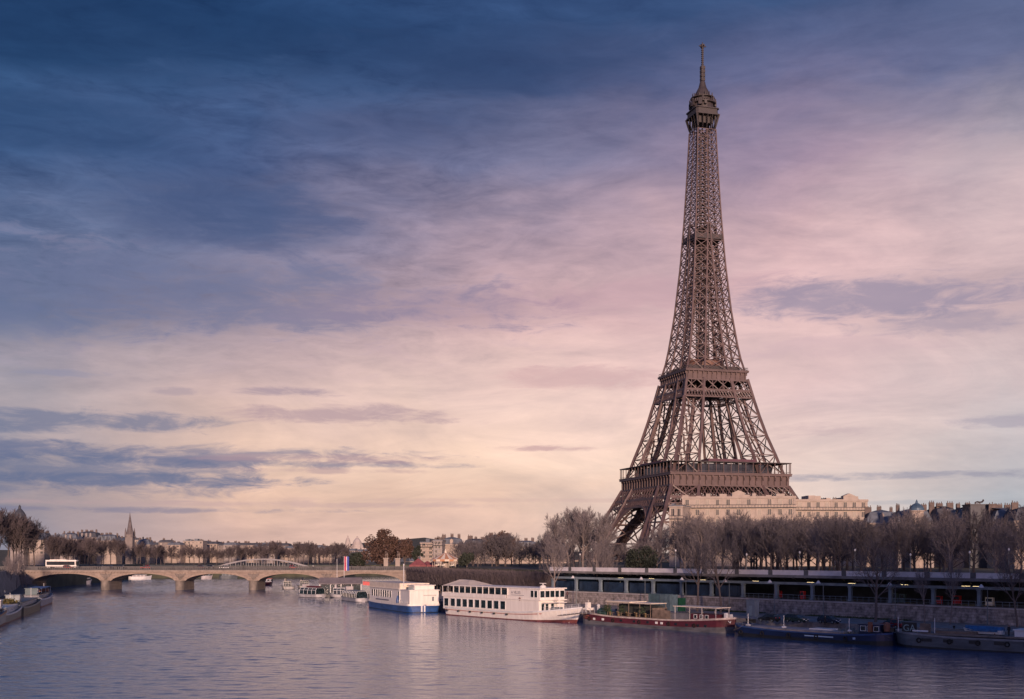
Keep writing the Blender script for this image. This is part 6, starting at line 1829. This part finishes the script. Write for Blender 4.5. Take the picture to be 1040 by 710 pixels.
P_GN = mat('dark green car paint', (.012, .03, .03), .25, 0, .1, 1, coat=.5)
P_BL = mat('dark blue car paint', (.014, .022, .045), .25, 0, .1, 1, coat=.5)
P_RD = mat('dark red car paint', (.14, .012, .02), .3, 0, .1, 1, coat=.5)
for px, py, pa, kd, fl, lab in ((781, 631.6, P_BK, 'hatch', 0, 'black hatchback parked on the quay right of the grey panel, leftmost car'),
                            (808.5, 632.3, P_GN, 'estate', 1, 'dark green estate car on the quay, middle of the three beside the blue barge'),
                            (842, 633.3, P_BL, 'hatch', 1, 'dark blue hatchback on the quay behind two figures, third of the row'),
                            (905.5, 638, P_RD, 'estate', 0, 'dark red car parked on the quay below the large wide tree')):
    x, y = G(px, py, 2.5)
    car(lab, x, y, 2.5, WROT + (math.pi if fl else 0) + R(3), pa, kd)
for px, py, pa, lab in ((6, 596.5, P_BL, 'dark blue car on the left bank quay under the leaning trees'), (12, 597, P_BK, 'black car on the left bank quay beside the dark blue one'), (2, 604, mat('white car paint', (.7, .7, .7), .3), 'white car on the left bank quay at the left edge')):
    x, y = G(px, py, 2.3)
    car(lab, x, y, 2.3, R(105), pa, 'hatch')
def deck_at(px, Y): return ((px - 520) / F * Y, Y)
# coach on the bridge
x, y = deck_at(63, 508)
t = thing('coach', 'long white coach with dark windows driving across the left end of the bridge', 'coach', (x, y, 8.9), 0)
m = MB(); m.box(-6.6, 6.6, -1.25, 1.25, .45, 1.55); m.box(-6.6, 6.6, -1.25, 1.25, 3.1, 3.75); m.box(-6.6, -6.2, -1.25, 1.25, 1.55, 3.1); m.box(5.9, 6.3, -1.25, 1.25, 1.55, 3.1); m.box(-5, 2, -.9, .9, 3.75, 3.95); m.build('body', WHITE, t)
m = MB(); m.box(-6.19, 5.89, -1.2, 1.2, 1.551, 3.099); m.build('window_band', GLASS, t)
m = MB(); m.box(6.6, 6.66, -1.1, 1.1, 1.3, 3.2); m.build('windscreen', GLASS, t)
m = MB()
for i in range(7): m.box(-4.6 + i * 1.5, -4.5 + i * 1.5, -1.22, 1.22, 1.55, 3.1)
m.build('pillars', BLACK, t)
for sx_ in (-4.2, -3.0, 4.3):
    for sy in (-1.1, 1.1):
        m = MB(); wheel(m, sx_, sy, .48, .48, .3); m.build('wheel', TYRE, t)
for j, (px, Y, pa, lab) in enumerate(((148, 506, RED, 'red car on the bridge above the second arch'), (69, 504.5, RED, 'red car just below the coach on the bridge'), (100, 507, P_BK, 'black car on the bridge right of the coach'), (112, 507, P_BL, 'dark blue car on the bridge above the first pier'),
                                     (121, 507, P_BK, 'dark car close behind the dark blue one on the bridge'), (205, 506, RED_H, 'dark red car above the third arch of the bridge'), (228, 506, WHITE2, 'white car above the right half of the third arch'), (298, 506, RED, 'red car above the fourth arch of the bridge'), (212, 513, P_BK, 'black car in the far lane above the third arch'))):
    x, y = deck_at(px, Y)
    c = car(lab, x, y, 8.9, 0 if j % 2 else math.pi, pa, 'hatch'); c.name = 'car'
# people on the bridge
rnd = random.Random(21)
for j, px in enumerate((176, 197, 247, 256, 318, 341, 357, 366, 371, 376, 381, 386)):
    x, y = deck_at(px, 501.2 + rnd.random() * .8)
    c1, c2 = rnd.choice([(CLOTH, 'dark'), (WHITE2, 'pale'), (RED_H, 'dark red'), (NAVY, 'navy')])
    p = person('', x, y, 8.9, rnd.choice([1.57, -1.57]), c1, CLOTH, rnd.uniform(1.65, 1.85))
    p['label'] = 'pedestrian in a %s coat walking along the balustrade of the bridge' % c2
    p['group'] = 'pedestrians in %s coats on the bridge' % c2
# figures on the quay and barge
x, y = G(838, 635, 2.5); person('person in a dark coat walking on the quay beside the dark blue car', x, y, 2.5, .5, CLOTH, CLOTH, 1.75)
x, y = G(576, 608.5, 5.6); person('person in a reddish coat at the top of the quay wall behind the white ship', x, y - 1, 5.7, 2.5, RED_H, CLOTH, 1.75)
x, y = G(848, 641.5, 2.96); 
# containers and cabinet on the quay
def container(label, px, py, L, D, H_, m_, name='container'):
    x, y = G(px, py, 2.5)
    t = thing(name, label, 'container', (x, y, 2.5), WROT)
    m = MB(); m.box(-L / 2, L / 2, -D / 2, D / 2, .12, H_)
    n = int(L / .35)
    for i in range(n):
        for s_ in (-1, 1): m.box(-L / 2 + .1 + i * L / n, -L / 2 + .1 + i * L / n + .17, *sorted((s_ * D / 2, s_ * (D / 2 + .04))), .25, H_ - .15)
    m.build('body', m_, t)
    m = MB()
    for a in (-1, 1):
        for b in (-1, 1): m.box(a * L / 2 - .09, a * L / 2 + .09, b * D / 2 - .09, b * D / 2 + .09, 0, H_ + .06)
    m.build('corner_posts', m_, t)
    m = MB(); m.box(-L / 2 + L * .3, -L / 2 + L * .6, D / 2 + .045, D / 2 + .07, .2, H_ - .3); m.build('door', m_, t)
    return t
container('grey green site container on the quay behind the red barge, larger one', 671, 621.5, 5.0, 2.3, 4.0, TEAL)
container('second grey green container between the larger one and the green container', 679, 622.0, 3.0, 2.3, 3.9, mat('grey blue container paint', (.1, .15, .18), .5, 0, .2, 1))
container('bright green container on the quay behind the red barge', 688.5, 621, 2.4, 2.0, 3.0, GREEN)
x, y = G(764.5, 626, 2.5)
t = thing('grey_kiosk', 'tall plain grey blue kiosk against the quay wall left of the parked cars', 'kiosk', (x, y, 2.5), WROT)
m = MB(); m.box(-1.1, 1.1, -.7, .7, 0, 3.3); m.box(-1.2, 1.2, -.8, .8, 3.3, 3.42); m.build('body', mat('kiosk paint', (.16, .2, .26), .6, 0, .12, .6), t)
m = MB(); m.box(-.4, .4, .7, .74, .1, 2.2); m.build('door', STEEL, t)
# quay lamp posts
def lamp(label, px, py, hgt, z, arm=True, name='street_lamp', group=None, lit=False):
    x, y = G(px, py, z) if not isinstance(py, tuple) else py
    t = thing(name, label, 'lamp', (x, y, z), WROT, group)
    m = MB(); m.tube([(0, 0, 0), (0, 0, .8), (0, 0, hgt)], [.12, .09, .06], 8); m.lathe([(.16, 0), (.16, .6), (.1, .75)], 8)
    if arm: m.tube([(0, 0, hgt - .25), (.5, .1, hgt + .05), (1.1, .2, hgt + .1)], .045, 6)
    m.build('post', LAMP_M, t)
    hx = 1.1 if arm else 0
    m = MB(); m.lathe([(.1, hgt + .55), (.2, hgt + .45), (.55, hgt - .02), (.5, hgt - .06), (.05, hgt)], 10, (hx, .2 if arm else 0)); m.build('lamp_shade', WHITE2, t)
    return t
for px, head, lab in ((585, 587, 'lamp post on the quay behind the bow of the white ship'), (655, 588.5, 'lamp post on the quay behind the awning of the red barge'), (697, 589, 'lamp post on the quay right of the green container'), (741, 590.8, 'lamp post on the quay right of the two dark trunks'),
                      (786.6, 591.7, 'lamp post on the quay behind the leftmost parked car'), (836, 592.5, 'lamp post on the quay behind the dark blue car'), (909.5, 594.6, 'lamp post on the quay beside the large wide tree'), (1002.7, 596.7, 'lamp post on the quay behind the blue covered boat')):
    # a metre in front of the wall
    best = min(((abs(520 + wl(s, 2.2)[0] / wl(s, 2.2)[1] * F - px), s) for s in [i * .25 for i in range(-120, 560)]))
    x, y = wl(best[1], 2.2)
    lamp(lab, px, (x, y), EYE - (head - 562) / F * y - 2.5, 2.5)
x, y = G(630, 614, 2.5); lamp('short double headed lamp post on the quay near the barge awning', 630, (x, y), 5.2, 2.5, False)
# small globe lamps of the upper street
for j, px in enumerate((589, 640, 686, 758, 812, 868, 925, 985, 1025)):
    best = min(((abs(520 + wl(s, -15.6)[0] / wl(s, -15.6)[1] * F - px), s) for s in [i * .25 for i in range(-200, 560)]))
    x, y = wl(best[1], -15.6)
    t = thing('street_lamp', 'lamp post with a small pale head along the upper street behind the parapet', 'lamp', (x, y, ZS), 0, 'lamps along the upper street')
    m = MB(); m.tube([(0, 0, 0), (0, 0, 4.4 + j % 3 * .5)], [.1, .05], 6); m.build('post', LAMP_M, t)
    m = MB(); m.lathe([(.06, 4.4 + j % 3 * .5), (.22, 4.6 + j % 3 * .5), (.2, 4.85 + j % 3 * .5), (.04, 5.0 + j % 3 * .5)], 8); m.build('lamp_head', WHITE2, t)
# bollards along the quay edge
k = 0
for a, b_ in zip(quay_edge[2:-2], quay_edge[3:-1]):
    a, b_ = Vector(a), Vector(b_); d = (b_ - a); n_ = Vector((d.y, -d.x)).normalized()
    for i in range(int(d.length / 9)):
        p = a + d * ((i + .5) / int(d.length / 9)) + n_ * 1.2
        t = thing('bollard', 'dark iron mooring bollard at the edge of the quay', 'bollard', (p.x, p.y, 2.5), 0, 'mooring bollards')
        m = MB(); m.lathe([(.22, 0), (.2, .1), (.16, .3), (.26, .5), (.2, .6)], 8); m.build('post', BLACK, t)
# strip of grass at the foot of the wall
rn = random.Random(31); m = MB()
for s0_, s1_ in ((58, 75), (22, 46)):
    for i in range(1500):
        x, y = wl(rn.uniform(s0_, s1_), rn.uniform(.3, 2.6)); h = rn.uniform(.12, .4); a = rn.uniform(0, 6.28); w = .06
        m.add([(x - w * math.cos(a), y - w * math.sin(a), 2.5), (x + w * math.cos(a), y + w * math.sin(a), 2.5), (x + rn.gauss(0, .12), y + rn.gauss(0, .12), 2.5 + h)], [(0, 1, 2)])
o = m.build('grass', GRASS); tag(o, 'rough grass growing along the foot of the quay wall', 'grass', kind='stuff')

# ================================================================== UNSEEN HIGH-RISE BLOCKS, added behind the camera to shade the near right bank
for j, (x, y, w, dpt, h, lab) in enumerate(((132, -300, 24, 22, 88, 'tall unseen block added to cast shade, nearest the river'), (160, -318, 26, 24, 96, 'unseen block added to cast shade, second from the river'), (190, -300, 26, 22, 92, 'unseen block added to cast shade, third from the river'), (222, -318, 28, 24, 98, 'broad unseen block added to cast shade, farthest from the river'))):
    t = thing('shade_block', lab, 'shade blocker', (x, y, ZS), R(20 + j * 3))
    m = MB(); m.box(-w / 2, w / 2, -dpt / 2, dpt / 2, 0, h); m.box(-w / 4, w / 4, -dpt / 4, dpt / 4, h, h + 3.5)
    m.build('wall', FACADE_G, t)
    for k in range(int(h / 3.2)):
        m = MB(); m.box(-w / 2 - .05, w / 2 + .05, -dpt / 2 - .05, dpt / 2 + .05, k * 3.2 + 1.2, k * 3.2 + 2.5); m.build('window_band', GLASS, t)
